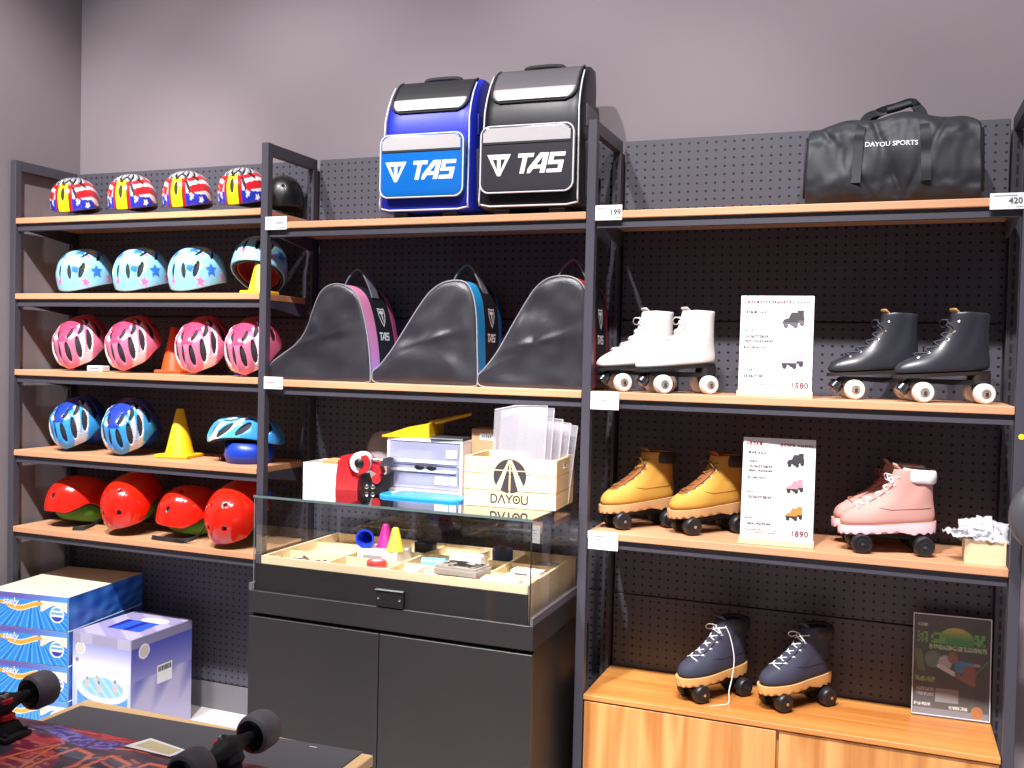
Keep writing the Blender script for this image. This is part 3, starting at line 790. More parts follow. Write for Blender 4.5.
for sgn, lab in ((1, 'front'), (-1, 'rear')):
    pts = []
    for x, z in ((-.094, .06), (-.093, .10), (-.091, .14), (-.089, .18), (-.086, .215)): pts.append((x, fy(x, z, sgn), z))
    yt = .085 if sgn > 0 else .165
    pts += [(-.070, yt, .268), (-.040, .118, .286), (.01, .122, .300), (.045, .120, .309), (.062, .118, .297), (.078, yt, .268)]
    for x, z in ((.086, .215), (.089, .18), (.091, .14), (.093, .10), (.094, .06)): pts.append((x, fy(x, z, sgn), z))
    pts = spline(pts, 4); rr = []; b = MB()
    for k, p in enumerate(pts):
        q0 = Vector(pts[max(k-1, 0)]); q1 = Vector(pts[min(k+1, len(pts)-1)]); d = (q1-q0).normalized(); sdv = d.cross(Vector((0, sgn, -.4)).normalized()).normalized(); n = d.cross(sdv)
        p = Vector(p); rr.append([p+sdv*.013+n*.0015, p-sdv*.013+n*.0015, p-sdv*.013-n*.0015, p+sdv*.013-n*.0015])
    b.loft(rr); b.build('carry_handle', M_dstrap, t, smooth=True, angle=40)
b = MB(); b.tube(spline([(-.02, .12, .292), (.015, .12, .301), (.050, .12, .309)], 5), .013, 10, .7); b.build('handle_wrap', M_dstrap, t, smooth=True)
b = MB(); b.tube([(-.215+.43*k/24, .128, fz(-.215+.43*k/24, .128)+.0015) for k in range(25)], .004, 6); b.build('top_zip', M_black, t, smooth=True)
for s in (-1, 1):
    b = MB(); b.tube([(fx(y, z, s), y, z) for y, z in ((.06, .03), (.055, .06), (.05, .10), (.05, .14), (.055, .18), (.065, .21))], .006, 8, .6); b.build('end_piping', M_dstrap, t, smooth=True)
text_mesh('DAYOU SPORTS', .0196, 'lettering', M_white, t, bold=.015, fn=lambda u, v: (-.073+u, fy(-.073+u, .172+v-u*.03, 1, .0015), .172+v-u*.03), spacing=1.0)

# ------------------------------------------------------------------ roller skates
# local frame: toe towards -x, heel +x, wheels on z = 0
SL_WORK = [(.000, -.142, .112, .047, .033), (.012, -.148, .116, .051, .036), (.027, -.146, .116, .0505, .037), (.041, -.136, .114, .047, .037), (.053, -.114, .112, .042, .037), (.064, -.086, .110, .037, .037), (.078, -.056, .109, .033, .037), (.095, -.033, .108, .032, .037), (.115, -.016, .107, .033, .037), (.138, -.006, .108, .035, .038), (.158, -.001, .110, .037, .039)]
SL_HIGH = [(.000, -.154, .105, .043, .030), (.012, -.160, .110, .046, .033), (.026, -.156, .110, .045, .034), (.039, -.142, .108, .041, .034), (.050, -.116, .106, .036, .034), (.062, -.086, .104, .032, .034), (.078, -.055, .103, .030, .034), (.097, -.034, .102, .030, .034), (.120, -.018, .101, .031, .034), (.148, -.008, .101, .033, .036), (.172, -.004, .103, .035, .038)]
def outline(xf, xb, wf, wb, n=44, z=0., grow=0.):
    xf -= grow; xb += grow; wf += grow; wb += grow; out = []
    for i in range(n):
        a = 2*PI*i/n; c, s = math.cos(a), math.sin(a)
        u = .5-.5*c; x = xb+(xf-xb)*u                      # u 0 heel .. 1 toe
        env = math.copysign(abs(s)**.80, s)
        w = wb+(wf-wb)*min(1, max(0, (u-.25)/.45))**1.0-.004*math.exp(-((u-.42)/.16)**2)
        out.append((x, env*w, z))
    return out
def skate(name, lab, loc, yaw, style, c_up, c_sole, c_lace, c_collar, c_lining, c_wheel, c_hub, wb=.170, zs=.076, pitch=3., grp=None, lace_len=0, tongue=None, eyelet='#c8c8cc'):
    t = thing(name, lab, 'roller skate', loc, yaw, grp)
    SL = SL_WORK if style == 'work' else SL_HIGH
    tp = math.tan(R(pitch)); up = lambda p: (p[0], p[1], zs+p[2]+(p[0]+.02)*tp)
    mu = mat(*c_up); n = 44
    b = MB(); rings = [[up(p) for p in outline(xf, xb, wf, wb_, n, z)] for z, xf, xb, wf, wb_ in SL]
    z, xf, xb, wf, wb_ = SL[-1]
    # collar line dips at the back: raise the front a little
    top = lambda g, dz: [up((p[0], p[1], p[2]+dz-.010*max(0, (p[0]-.03)/.08))) for p in outline(xf, xb, wf, wb_, n, z, g)]
    rings[-1] = top(0, 0); rings += [top(-.002, .004), top(-.006, .003), top(-.008, -.012), top(-.009, -.05)]
    b.loft(rings, True, True); b.build('boot_upper', mu, t, smooth=True, sub=1)
    b = MB(); b.loft([top(-.0085, -.004), top(-.010, -.055)], False, True); b.build('lining', mat(*c_lining), t, smooth=True, angle=60)
    # seam line along the quarter
    # sole
    z0, xf0, xb0, wf0, wb0 = SL[1]
    ms = mat(*c_sole)
    if style == 'work':
        o1 = outline(xf0, xb0, wf0, wb0, 96, .004, .004); o2 = outline(xf0, xb0, wf0, wb0, 96, -.010, .0045)
        o3 = []
        for i, p in enumerate(outline(xf0, xb0, wf0, wb0, 96, 0, .003)):
            base = -.021 if p[0] < .028 else -.030
            o3.append((p[0], p[1], base+(.005 if (i//2) % 2 else 0)))
        b = MB(); b.loft([[up(p) for p in o1], [up(p) for p in o2], [up(p) for p in o3]]); b.build('lug_sole', ms, t, smooth=True, angle=30)
        # welt stitching line
        b = MB(); c = [up((p[0], p[1], .0045)) for p in outline(xf0, xb0, wf0, wb0, 48, 0, .0032)]; b.tube(c+[c[0], c[1]], .0012, 5); b.build('welt', mat('welt cord', '#d8b98a' if c_sole[1] != '#f0c8d0' else '#f6eef0', .6), t, smooth=True)
        # collar pad round the back
        b = MB(); rr = []
        for (q, g) in ((-.034, .0015), (-.030, .005), (-.012, .007), (.000, .005), (.005, .001)):
            rr.append([up((p[0], p[1], z+q-.010*max(0, (p[0]-.03)/.08))) for p in outline(.030, xb, wf, wb_, 36, 0, g)])
        b.loft(rr, True, False); 
        b.build('padded_collar', mat(*c_collar), t, smooth=True, angle=60)
        b = MB()
        for s in (-1, 1):
            pts = [up((x, s*(.0385+.006*math.exp(-((x+.05)/.05)**2)), .040+.010*math.sin((x+.05)*18))) for x in [-.03+.135*k/14 for k in range(15)]]
            pts = []
            for k in range(15):
                x = -.045+.145*k/14; zz = .046 if x > -.01 else .046+(x+.01)*-.25
                yy = SIDE(SL, x, zz); pts.append(up((x, s*(yy+.0004), zz)))
            b.tube(pts, .0011, 5)
        b.build('quarter_seam', mat('seam '+c_up[0], mixc(c_up[1], '#000000', .25), .6), t, smooth=True)
    else:
        b = MB(); b.loft([[up(p) for p in outline(xf0, xb0, wf0, wb0, 60, .003, .001)], [up(p) for p in outline(xf0, xb0, wf0, wb0, 60, -.007, .001)]]); b.build('outsole', ms, t, smooth=True, angle=40)
        b = MB(); q = outline(.050, xb0, wb0, wb0, 40, -.007, .0005); b.loft([[up(p) for p in q], [(p[0]*.985, p[1]*.95, zs-.024) for p in q]]); b.build('stacked_heel', ms, t, smooth=True, angle=40)
    # tongue
    b = MB(); rr = []
    for (q, dz) in ((3, 0), (5, 0), (7, 0), (9, 0), (10, 0), (10, .008), (10, .017)) if style == 'work' else ((7, 0), (8, 0), (9, 0), (10, 0), (10, .006), (10, .012)):
        z_, xf_, xb_, wf_, _ = SL[q]; zz = z_+dz+.004
        x_ = xf_+.016-(.012 if dz else 0)-dz*.15; w_ = .016+.008*(q/10)
        rr.append([up((x_+.006*(v*v), v*w_, zz+(0 if dz < .02 else -.006*v*v))) for v in (-1, -.5, 0, .5, 1)])
    b.loft(rr, False, False, closed=False); b.build('tongue', mat(*(tongue or c_up)), t, smooth=True, solid=.006, sub=1)
    # eyelets and laces over the instep
    pos = []
    for q in ((4, 5, 6, 7, 8, 9) if style == 'work' else (4, 5, 6, 7, 8, 9)):
        z_, xf_, xb_, wf_, wq = SL[q]; x_ = xf_+.017; pos.append((x_, SIDE(SL, x_, z_)*.96, z_))
    b = MB()
    for x_, y_, z_ in pos:
        for s in (-1, 1): b.lathe([(.0034, -.001), (.0034, .0022), (.0018, .0022), (.0018, -.001)], up((x_, s*y_, z_)), (-.55, s*.75, .35), 10)
    b.build('eyelets', mat('eyelet '+eyelet, eyelet, .3, .8), t, smooth=True, angle=40)
    b = MB(); ml = mat(*c_lace)
    for k in range(len(pos)):
        a = pos[k]
        for s in (-1, 1):
            if k+1 < len(pos):
                c = pos[k+1]; zm = (a[2]+c[2])/2; mid = ((a[0]+c[0])/2-.0205, 0, zm+.006)
                b.tube(spline([up((a[0]-.001, s*(a[1]+.001), a[2]+.001)), up(mid), up((c[0]-.001, -s*(c[1]+.001), c[2]+.001))], 6), .0019, 6)
    # loose bow at the top
    tx, ty, tz = pos[-1]
    for s in (-1, 1):
        b.tube(spline([up((tx-.015, 0, tz+.004)), up((tx-.032, s*.018, tz+.008)), up((tx-.030, s*.036, tz-.006)), up((tx-.020, s*.030, tz-.014)), up((tx-.015, 0, tz+.003))], 6), .0017, 6)
    if lace_len: b.tube(spline([up((tx-.002, -ty-.002, tz+.006)), up((tx+.012, -ty-.010, tz-.03)), up((tx+.016, -.052, .045)), (tx+.005, -.058, zs-.01), (tx-.012, -.066, .035), (tx-.02, -.075, .002), (tx-.055, -.082, .0018), (tx-.095, -.074, .0018)], 8), .0017, 6)
    b.build('laces', ml, t, smooth=True)
    # plate, trucks, wheels
    wr = .029; mk = M_black
    pz = zs-.036 if style == 'work' else zs-.028
    b = MB(); b.loft([[(-.118, y, z) for y, z in ((-.016, pz), (.016, pz), (.016, pz+.012), (-.016, pz+.012))], [(-.07, y, z) for y, z in ((-.028, pz), (.028, pz), (.028, pz+.012), (-.028, pz+.012))], [(.0, y, z) for y, z in ((-.016, pz-.004), (.016, pz-.004), (.016, pz+.012), (-.016, pz+.012))], [(.07, y, z) for y, z in ((-.026, pz), (.026, pz), (.026, pz+.012), (-.026, pz+.012))], [(.105, y, z) for y, z in ((-.02, pz), (.02, pz), (.02, pz+.012), (-.02, pz+.012))]])
    if style == 'work': b.box(-.115, -.024, pz+.011, -.04, .024, zs-.024+.002-.115*tp*0, .002, 1); b.box(.045, -.024, pz+.011, .10, .024, zs-.026, .002, 1)
    b.build('plate', mk, t, smooth=True, angle=30)
    for sx in (-1, 1):
        ax = sx*wb/2-.004
        b = MB(); b.cyl((ax, -.050, wr), (ax, .050, wr), .0042, n=12); b.lathe([(.009, -.018), (.013, 0), (.009, .018)], (ax, 0, wr), (0, 1, 0), 16)
        b.loft([[(ax-.014, y, wr+.003) for y in ()] or [(ax-.012, -.010, wr), (ax+.012, -.010, wr), (ax+.012, .010, wr), (ax-.012, .010, wr)], [(ax-.008-sx*.012, -.012, pz+.003), (ax+.014-sx*.012, -.012, pz+.003), (ax+.014-sx*.012, .012, pz+.003), (ax-.008-sx*.012, .012, pz+.003)]])
        b.build('truck', mk, t, smooth=True, angle=40)
        for sy in (-1, 1):
            yc = sy*.0375
            b = MB(); b.lathe([(.014, -.0150), (.0245, -.0155), (.0275, -.0125), (wr, -.008), (wr, .008), (.0275, .0125), (.0245, .0155), (.014, .0150)], (ax, yc, wr), (0, 1, 0), 36)
            wh = b.build('wheel', mat(*c_wheel), t, smooth=True, angle=35)
            b = MB(); b.lathe([(.0135, 0), (.0135, .0012), (.0105, .0022), (.0095, .001), (.0075, .001), (.0075, .0006)], (ax, yc+sy*.0150, wr), (0, sy, 0), 24)
            b.build('hub', mat(*c_hub), wh, smooth=True, angle=30)
            b = MB(); b.cyl((ax, yc+sy*.0150, wr), (ax, yc+sy*.0205, wr), .0052, n=6); b.build('axle_nut', M_chrome, wh)
    if style != 'work':
        b = MB(); b.lathe([(.010, 0), (.012, .012), (.019, .014), (.021, .034), (.017, .040)], (-.118, 0, pz+.004), (-.62, 0, -.78), 20); b.build('toe_stop', mat('smoky black rubber', '#23252f', .2, coat=.4), t, smooth=True, angle=35)
    return t
def SIDE(SL, x, z):
    """half width of the boot at (x, z)"""
    for a, c in zip(SL, SL[1:]):
        if a[0] <= z <= c[0]:
            k = (z-a[0])/(c[0]-a[0]); v = [a[i]+(c[i]-a[i])*k for i in range(5)]
            break
    else: v = SL[-1]
    _, xf, xb, wf, wb = v; u = max(.001, min(.999, (xb-x)/(xb-xf)))
    w = wb+(wf-wb)*min(1, max(0, (u-.25)/.45))-.004*math.exp(-((u-.42)/.16)**2)
    return w*(1-(1-2*u)**2)**.40
def place(wa, wc, wb=.170, sy=.0375+.014):
    """skate origin and yaw from the two near-side wheel contacts: front, rear"""
    a, c = Vector(wa), Vector(wc); d = (c-a).normalized(); yaw = math.atan2(d.y, d.x)
    nrm = Vector((-d.y, d.x)); mid = (a+c)/2+nrm*sy*1.0+d*.004
    return mid, yaw
W_w = ('white urethane wheel', '#e9e3dc', .35); H_w = ('grey wheel hub', '#8d8478', .3)
W_k = ('black urethane wheel', '#1d1d20', .42); H_k = ('dark wheel hub', '#2c2c30', .3, .3)
def put(name, lab, ctr, yawdeg, z, **k): return skate(name, lab, (ctr[0], ctr[1], z+.0005), R(yawdeg), **k)
g = 'white roller skates on the shelf'
kw = dict(style='high', c_up=('white leather', '#ece8e6', .4, 0, .5, .1), c_sole=('black leather sole', '#1e1c1c', .5), c_lace=('white lace', '#f2f0ee', .7), c_collar=None, c_lining=('pale lining', '#cfc6bc', .8), c_wheel=W_w, c_hub=H_w, wb=.155, zs=.083, pitch=5, tongue=('cream tongue', '#d9cfc4', .6))
put('white_skate', 'white high-top roller skate in front, toe pointing at the post', (.300, .098), 36, B2, **kw)
put('white_skate', 'white high-top roller skate mostly hidden behind its twin near the post', (.158, .150), 36, B2, **kw)
kw = dict(style='high', c_up=('black leather', '#2b2c33', .36, 0, .5, .15), c_sole=('black brown sole', '#2a2220', .5), c_lace=('black lace', '#3a3a40', .6), c_collar=None, c_lining=('black lining', '#18181a', .8), c_wheel=W_w, c_hub=H_w, zs=.083, pitch=4, tongue=('tan tongue', '#b98a52', .6), eyelet='#8a8a90')
put('black_skate', 'black high-top roller skate with white wheels beside the price sign', (.886, .172), 18, B2, **kw)
put('black_skate', 'black high-top roller skate with white wheels at the shelf end', (1.072, .112), 18, B2, **kw)
kw = dict(style='work', c_up=('wheat nubuck', '#c9953f', .7, 0, .3, 0, .1, 300), c_sole=('tan rubber sole', '#c99a68', .6), c_lace=('brown yellow lace', '#7a5a2c', .7), c_collar=('dark brown collar', '#2c211c', .6), c_lining=('brown lining', '#5a3420', .8), c_wheel=W_k, c_hub=H_k, zs=.083, pitch=5, tongue=('rust brown tongue', '#8a4a20', .7))
put('yellow_skate', 'yellow work-boot roller skate on black wheels next to the post', (.166, .160), 42, C3, **kw)
put('yellow_skate', 'yellow work-boot roller skate on black wheels partly behind the price sign', (.388, .172), 42, C3, **kw)
kw = dict(style='work', c_up=('dusty pink nubuck', '#c9958c', .7, 0, .3, 0, .1, 300), c_sole=('pink rubber sole', '#f0c8d0', .5), c_lace=('white lace', '#f2f0ee', .7), c_collar=('white collar', '#eeeaea', .5), c_lining=('dark rose lining', '#7a3c36', .8), c_wheel=W_k, c_hub=H_k, zs=.083, pitch=5)
put('pink_skate', 'pink work-boot roller skate in front with white collar and loose lace', (.930, .095), 10, C3, **dict(kw, lace_len=0))
put('pink_skate', 'pink work-boot roller skate behind its twin', (.905, .215), 12, C3, **dict(kw, c_lace=('rose lace', '#a8645a', .7)))
kw = dict(style='work', c_up=('navy nubuck', '#3a3b4d', .7, 0, .3, 0, .1, 300), c_sole=('honey gum sole', '#dba564', .55), c_lace=('white lace', '#f2f0ee', .7), c_collar=('black collar', '#1d1d22', .6), c_lining=('black lining', '#18181a', .8), c_wheel=W_k, c_hub=H_k, zs=.083, pitch=5)
put('navy_skate', 'navy work-boot roller skate with a loose white lace hanging down', (.422, .172), 48, KZ, **dict(kw, lace_len=1))
put('navy_skate', 'navy work-boot roller skate with tied white laces nearer the poster', (.676, .200), 44, KZ, **kw)

# ------------------------------------------------------------------ price signs
def sign(lab, x, y, z, rz, h, price, rows, header, shoes):
    t = thing('price_sign', lab, 'sign', (x, y, z+.0005), rz); w = .212
    b = MB(); b.box(-w/2-.003, -.024, 0, w/2+.003, .024, .018, .0015, 2); b.build('wood_base', M_pine, t)
    Mt = Matrix.Rotation(R(-6), 4, 'X')
    b = MB(); b.box(-w/2, -.0015, .004, w/2, .0015, h, .0006, 1); pn = b.build('sign_board', M_white, t, M=Mt)
    fr = lambda u, v: Mt @ Vector((u, -.0026, v))
    b = MB()
    for (u0, v, u1, th) in rows: b.mask(lambda u, v_: True, -w/2+u0*w, h*v, -w/2+u1*w, h*v+th, max(2, int((u1-u0)*40)), 1, fr)
    b.build('rule_lines', mat('pale rule', '#d8d4d6', .6), pn)
    rnd = random.Random(3)
    def scrib(u0, v, u1, th, m, nm_):
        """rows of tiny unreadable print: one short bar per character"""
        b = MB(); u = u0
        while u < u1:
            ww = th*(.55+.35*rnd.random()); b.mask(lambda a, c: rnd.random() > .25, -w/2+u*w, h*v, -w/2+u*w+ww, h*v+th, 3, 3, fr); u += (ww*1.35)/w
        return b.build(nm_, m, pn)
    for a in header: scrib(*a)
    return t, pn, fr, w, h
def mini_skate(fr, pn, cx, cz, s, cu, cw, sole, two=True):
    for k, (dx, dz) in enumerate(((.22, .10), (-.1, 0)) if two else ((0, 0),)):
        P = [(-.5, .02), (-.45, .16), (-.2, .25), (-.08, .55), (.2, .55), (.26, .0)]
        b = MB(); b.mask(lambda u, v: in_poly((u-cx)/s-dx, (v-cz)/s-dz, P), cx-s, cz-.2*s, cx+s, cz+s, 50, 34, lambda u, v: fr(u, v)+Vector((0, -.0002*(k+1), 0))); b.build('printed_boot', cu, pn)
        b = MB(); b.mask(lambda u, v: any(math.hypot((u-cx)/s-dx-a, (v-cz)/s-dz+.16) < .11 for a in (-.34, .14)) or (abs((v-cz)/s-dz+.03) < .05 and -.5 < (u-cx)/s-dx < .26), cx-s, cz-.5*s, cx+s, cz+s*.3, 50, 22, lambda u, v: fr(u, v)+Vector((0, -.0003*(k+1), 0))); b.build('printed_wheels', cw, pn)
G1 = mat('print charcoal', '#343136', .6); G2 = mat('print pale grey', '#a8a3a8', .6); G3 = mat('print mid grey', '#5c585e', .6); RED = mat('print red', '#9a1c3a', .6); PRC = mat('print price mauve', '#6e2c44', .6)
PK = mat('print pink', '#c48c98', .6); YL = mat('print yellow', '#b88238', .6); MV = mat('print mauve', '#6a3c4a', .6)
t, pn, fr, w, h = sign('white A4 price sign reading 1580 between white and black skates', .590, .032, B2, R(4), .306, '1580',
    [(.0, .895, 1., .0006), (.03, .535, .97, .0006), (.03, .165, .97, .0006)],
    [(.06, .925, .72, .008, MV, 'heading_print'), (.76, .928, .97, .006, G3, 'side_print'), (.08, .825, .20, .008, G1, 'model_tag'), (.21, .825, .34, .007, G3, 'small_print'), (.06, .645, .18, .006, G3, 'small_print'), (.06, .475, .18, .008, G1, 'model_tag'), (.2, .475, .33, .007, G3, 'small_print'), (.06, .255, .18, .006, G3, 'small_print'), (.06, .115, .5, .0045, G3, 'foot_print')], 2)
for s_, v in (('35/36/37/38/39', .595), ('40/41/42/43/44/45', .55), ('35/36/37/38', .205)): text_mesh(s_, .0112, 'size_print', G1, pn, bold=.03, fn=lambda a, c, v=v: fr(-w/2+.07*w+a, h*v+c))
text_mesh('1580', .024, 'price', PRC, pn, lambda a, c: fr(w*.21+a, h*.118+c), bold=.03, spacing=1.1)
mini_skate(fr, pn, .052, h*.735, .058, G1, G3, G1); mini_skate(fr, pn, .052, h*.335, .058, G2, G1, G2)
t, pn, fr, w, h = sign('white A4 price sign reading 1890 between yellow and pink skates', .606, .052, C3, R(3), .320, '1890',
    [(.0, .895, 1., .0006), (.03, .66, .97, .0006), (.03, .42, .97, .0006), (.03, .15, .97, .0006)],
    [(.05, .93, .26, .009, RED, 'heading_print'), (.52, .925, .68, .008, RED, 'heading_print'), (.76, .928, .97, .006, MV, 'side_print'), (.08, .845, .2, .008, G1, 'model_tag'), (.21, .845, .32, .007, G3, 'small_print'), (.07, .765, .18, .006, G1, 'small_print'), (.08, .61, .2, .008, G1, 'model_tag'), (.22, .61, .33, .007, G3, 'small_print'), (.06, .475, .16, .006, G3, 'small_print'), (.05, .23, .15, .006, G3, 'small_print'), (.05, .12, .5, .0045, G3, 'foot_print'), (.05, .095, .5, .0045, G3, 'foot_print')], 3)
for s_, v in (('35/36/37/38/39', .725), ('40/41/42/43/44', .685), ('35/36/37/38/39', .435), ('40/41/42/43/44', .185)): text_mesh(s_, .0112, 'size_print', G1, pn, bold=.03, fn=lambda a, c, v=v: fr(-w/2+.09*w+a, h*v+c))
text_mesh('1890', .024, 'price', PRC, pn, lambda a, c: fr(w*.19+a, h*.112+c), bold=.03, spacing=1.1)
mini_skate(fr, pn, .052, h*.775, .046, G1, G1, G1); mini_skate(fr, pn, .052, h*.53, .046, PK, G1, G1); mini_skate(fr, pn, .052, h*.275, .046, YL, G1, G1)

# ------------------------------------------------------------------ pine box of plastic bags
t = thing('pine_box', 'small open pine box at the shelf end beside the pink skates', 'box', (1.172, .03, C3+.0005)); w, d, h = .104, .10, .068
b = MB()
b.box(-w/2, 0, 0, w/2, .008, h); b.box(-w/2, d-.008, 0, w/2, d, h); b.box(-w/2, .008, 0, -w/2+.008, d-.008, h); b.box(w/2-.008, .008, 0, w/2, d-.008, h); b.box(-w/2+.008, .008, 0, w/2-.008, d-.008, .008)
b.build('box_body', M_pine, t)
b = MB(); b.mask(lambda u, v: math.hypot(u-.012, v-h) < .012, -.01, h-.014, .03, h-.0005, 20, 8, front(-.0006)); b.build('thumb_notch', mat('notch shade', '#b08c5c', .7), t)
M_bag = glassmat('crinkled clear polybag', (.95, .95, .97), .12, 1.1, .45, (.80, .78, .82))
for k, (x, y, z, rx, ry, rz, lab) in enumerate(((1.172, .055, .072, 24, 8, 5, 'crumpled clear plastic bag lying on the pine box, front one'), (1.150, .085, .080, 50, -12, -12, 'crumpled clear plastic bag standing in the pine box'), (1.195, .095, .078, 44, 16, 14, 'crumpled clear plastic bag at the back of the pine box'), (1.118, .050, .073, 10, -4, 30, 'crumpled clear plastic bag sticking out sideways from the pine box'))):
    b = MB(); rr = []
    for i in range(13):
        rr.append([(-.045+.09*i/12, -.036+.072*j/10, .012*noise.noise((i*.55+k*9, j*.6, k*3.))+.006*noise.noise((i*1.3, j*1.4+k*5, 2.))) for j in range(11)])
    b.loft(rr, False, False, closed=False)
    t = thing('plastic_bag', lab, 'bag', (x, y, C3+z+.012), rot=(R(rx), R(ry), R(rz)), group='clear plastic bags in the pine box')
    b.build('film', M_bag, t, smooth=True, solid=.0015)
    b = MB(); b.box(-.03, -.02, -.004, .02, .018, .001, .002, 1); b.build('contents', mat('grey small parts', '#8d8c96', .4, .4), t)

# ------------------------------------------------------------------ poster stand on the cabinet
t = thing('poster_stand', 'dark printed poster in a clear acrylic stand on the wooden cabinet', 'poster', (1.114, .268, KZ+.0005), R(3)); w, h = .212, .305
Mt = Matrix.Rotation(R(-5), 4, 'X')
b = MB(); b.box(-w/2-.004, -.0035, .004, w/2+.004, -.0015, h+.006, .0008, 1); pn = b.build('clear_cover', M_clear, t, M=Mt)
b = MB(); b.mask(lambda u, v: True, -w/2, .008, w/2, h, 150, 210, lambda u, v: Mt @ Vector((u, -.0005, v)))
po = b.build('printed_poster', paintmat('poster print', .35, .1), t)
for s in (0, 1):
    pass
rnd = random.Random(11)
blk = {}
def glyph(u, v, u0, v0, u1, v1, n, key):
    """a row of n solid block characters"""
    if not (u0 < u < u1 and v0 < v < v1): return False
    k = (u-u0)/(u1-u0)*n; i = int(k); f = k-i
    if f > .9: return False
    a = int(f/.9*5); c = int((v-v0)/(v1-v0)*5)
    if (key, i, a, c) not in blk: blk[key, i, a, c] = rnd.random() > .28
    return blk[key, i, a, c]
def poster(x, y, z):
    q = Mt.inverted() @ Vector((x, y, z)); u = (q.x+w/2)/w; v = q.z/h
    if glyph(u, v, .04, .895, .18, .925, 4, 1): return '#b8b4b4'
    if (glyph(u, v, .04, .735, .20, .84, 1, 2) or glyph(u, v, .22, .735, .44, .84, 1, 3) or glyph(u, v, .80, .735, .95, .85, 1, 4)): return '#5aa030'
    if glyph(u, v, .20, .675, .97, .72, 12, 5): return '#a9c080'
    if math.hypot((u-.56)/.24, (v-.76)/.14) < 1 and v > .73: return mixc('#2f8030', '#c8b030', (v-.78)/.1)
    d = seg_d(u, v, (.18, .52), (.45, .62))
    # boarder: board, legs, body
    if seg_d(u*.7, v, (.34*.7, .51), (.80*.7, .36)) < .022: return '#e0d8d8' if u < .55 else '#8a4638'
    if math.hypot((u-.74)*.8, (v-.45)/1.2) < .075: return '#8a4234'
    if math.hypot((u-.62)*.8, v-.52) < .062: return '#2a6ea8'
    if seg_d(u*.7, v, (.62*.7, .555), (.86*.7, .55)) < .016: return '#3a78b0' if u < .80 else '#c08070'
    if math.hypot((u-.52)*.8, v-.60) < .055: return '#8a4a3c'
    if math.hypot((u-.42)*.8, v-.55) < .07: return '#b8b4b8'
    if math.hypot((u-.26)*.75, v-.57) < .085: return '#5a6a5c'
    if abs((u-.06)-(.62-v)*.3) < .05 and .45 < v < .66: return '#5a6238'
    if abs((v-.44)-(u-.80)*.9) < .008 and .78 < u < .98: return '#3f8a3a'
    if glyph(u, v, .03, .345, .30, .395, 4, 6): return '#8aa860'
    if glyph(u, v, .04, .25, .28, .29, 4, 7) or glyph(u, v, .04, .205, .28, .235, 7, 8): return '#a89c9c'
    if .30 < u < .60 and .155 < v < .29: return '#8d8486'
    if glyph(u, v, .02, .105, .24, .135, 5, 9) or glyph(u, v, .48, .095, .73, .125, 5, 10): return '#d8d4d4'
    if math.hypot((u-.85)*.8, v-.085) < .062: return '#b85a20'
    if v < .085: return '#77757c' if v > .03 else '#4a4a52'
    return '#3a3230'
LT = {}
def poster_l(x, y, z):
    c = poster(x, y, z)
    if c not in LT: LT[c] = mixc(c, '#ffffff', .26)
    return LT[c]
paint(po, poster_l)
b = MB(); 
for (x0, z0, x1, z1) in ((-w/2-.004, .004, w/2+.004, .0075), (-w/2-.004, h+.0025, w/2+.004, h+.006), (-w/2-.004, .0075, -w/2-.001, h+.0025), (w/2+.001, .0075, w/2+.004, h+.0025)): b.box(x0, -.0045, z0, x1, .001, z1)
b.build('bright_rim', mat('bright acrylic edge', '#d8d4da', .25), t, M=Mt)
b = MB(); b.box(-w/2, .0015, .006, w/2, .003, h, .0005, 1); b.build('backing', M_blackm, t, M=Mt)
b = MB(); b.box(-w/2, -.012, 0, w/2, .04, .0035, .001, 1); b.build('stand_foot', M_clear, t)

# ------------------------------------------------------------------ glass display case
CX0, CX1, CY0, CY1, CT = -1.031, -.037, -.305, .215, 1.023
t = thing('display_case', 'black display case with glass top and front beside the middle post', 'display case', ((CX0+CX1)/2, 0, 0)); W = (CX1-CX0)/2
M_case = mat('satin black laminate', '#2b2829', .42, spec=.45, vary=.06, vscale=5); M_case2 = mat('black carcass', '#131214', .5)
b = MB(); b.box(-W+.004, CY0+.02, .05, W-.004, CY1-.002, .636); b.build('carcass', M_case2, t)
b = MB(); b.box(-W+.02, CY0+.05, 0, W-.02, CY1-.02, .0495); b.build('plinth', M_blackm, t)
b = MB(); b.box(-W+.001, CY0, .055, -.0115, CY0+.0195, .624, .0015, 1); b.build('door', M_case, t)
b = MB(); b.box(-.0085, CY0, .055, W-.001, CY0+.0195, .624, .0015, 1); b.build('door', M_case, t)
b = MB(); b.box(-W, CY0, .6365, W, CY1, .709, .0015, 1); b.build('deck_frame', M_case, t)
# low upstand around the glass
b = MB(); b.box(-W, CY0, .709, -W+.014, CY1, .732); b.build('side_lip', mat('grey lip', '#5d5a60', .35), t)
b = MB(); b.box(W-.010, CY0, .709, W, CY1, .732); b.build('side_lip', MATS['grey lip'], t)
b = MB(); b.box(-W+.016, CY0+.012, .7095, W-.022, CY0+.018, .797); b.build('front_panel', M_case, t)
b = MB(); b.box(.028-.05, CY0-.004, .712, .028+.045, CY0+.0115, .765, .002, 1); lk = b.build('lock_plate', M_case2, t)
b = MB(); b.box(-.024, CY0-.008, .762, .074, CY0+.006, .7655, .001, 1); b.build('flap', mat('worn steel edge', '#77757a', .4, .5), lk)
for x in (-.012, .062): b = MB(); b.lathe([(.004, 0), (.004, .0015), (.002, .0025)], (x, CY0-.004, .738), (0, -1, 0), 12); b.build('rivet', M_chrome, lk)
gx0, gx1 = -W+.016, W-.009
g_ = dict(parent=t)
def gl(nm_, *a, m=M_glass): b = MB(); b.box(*a); return b.build(nm_, m, t)
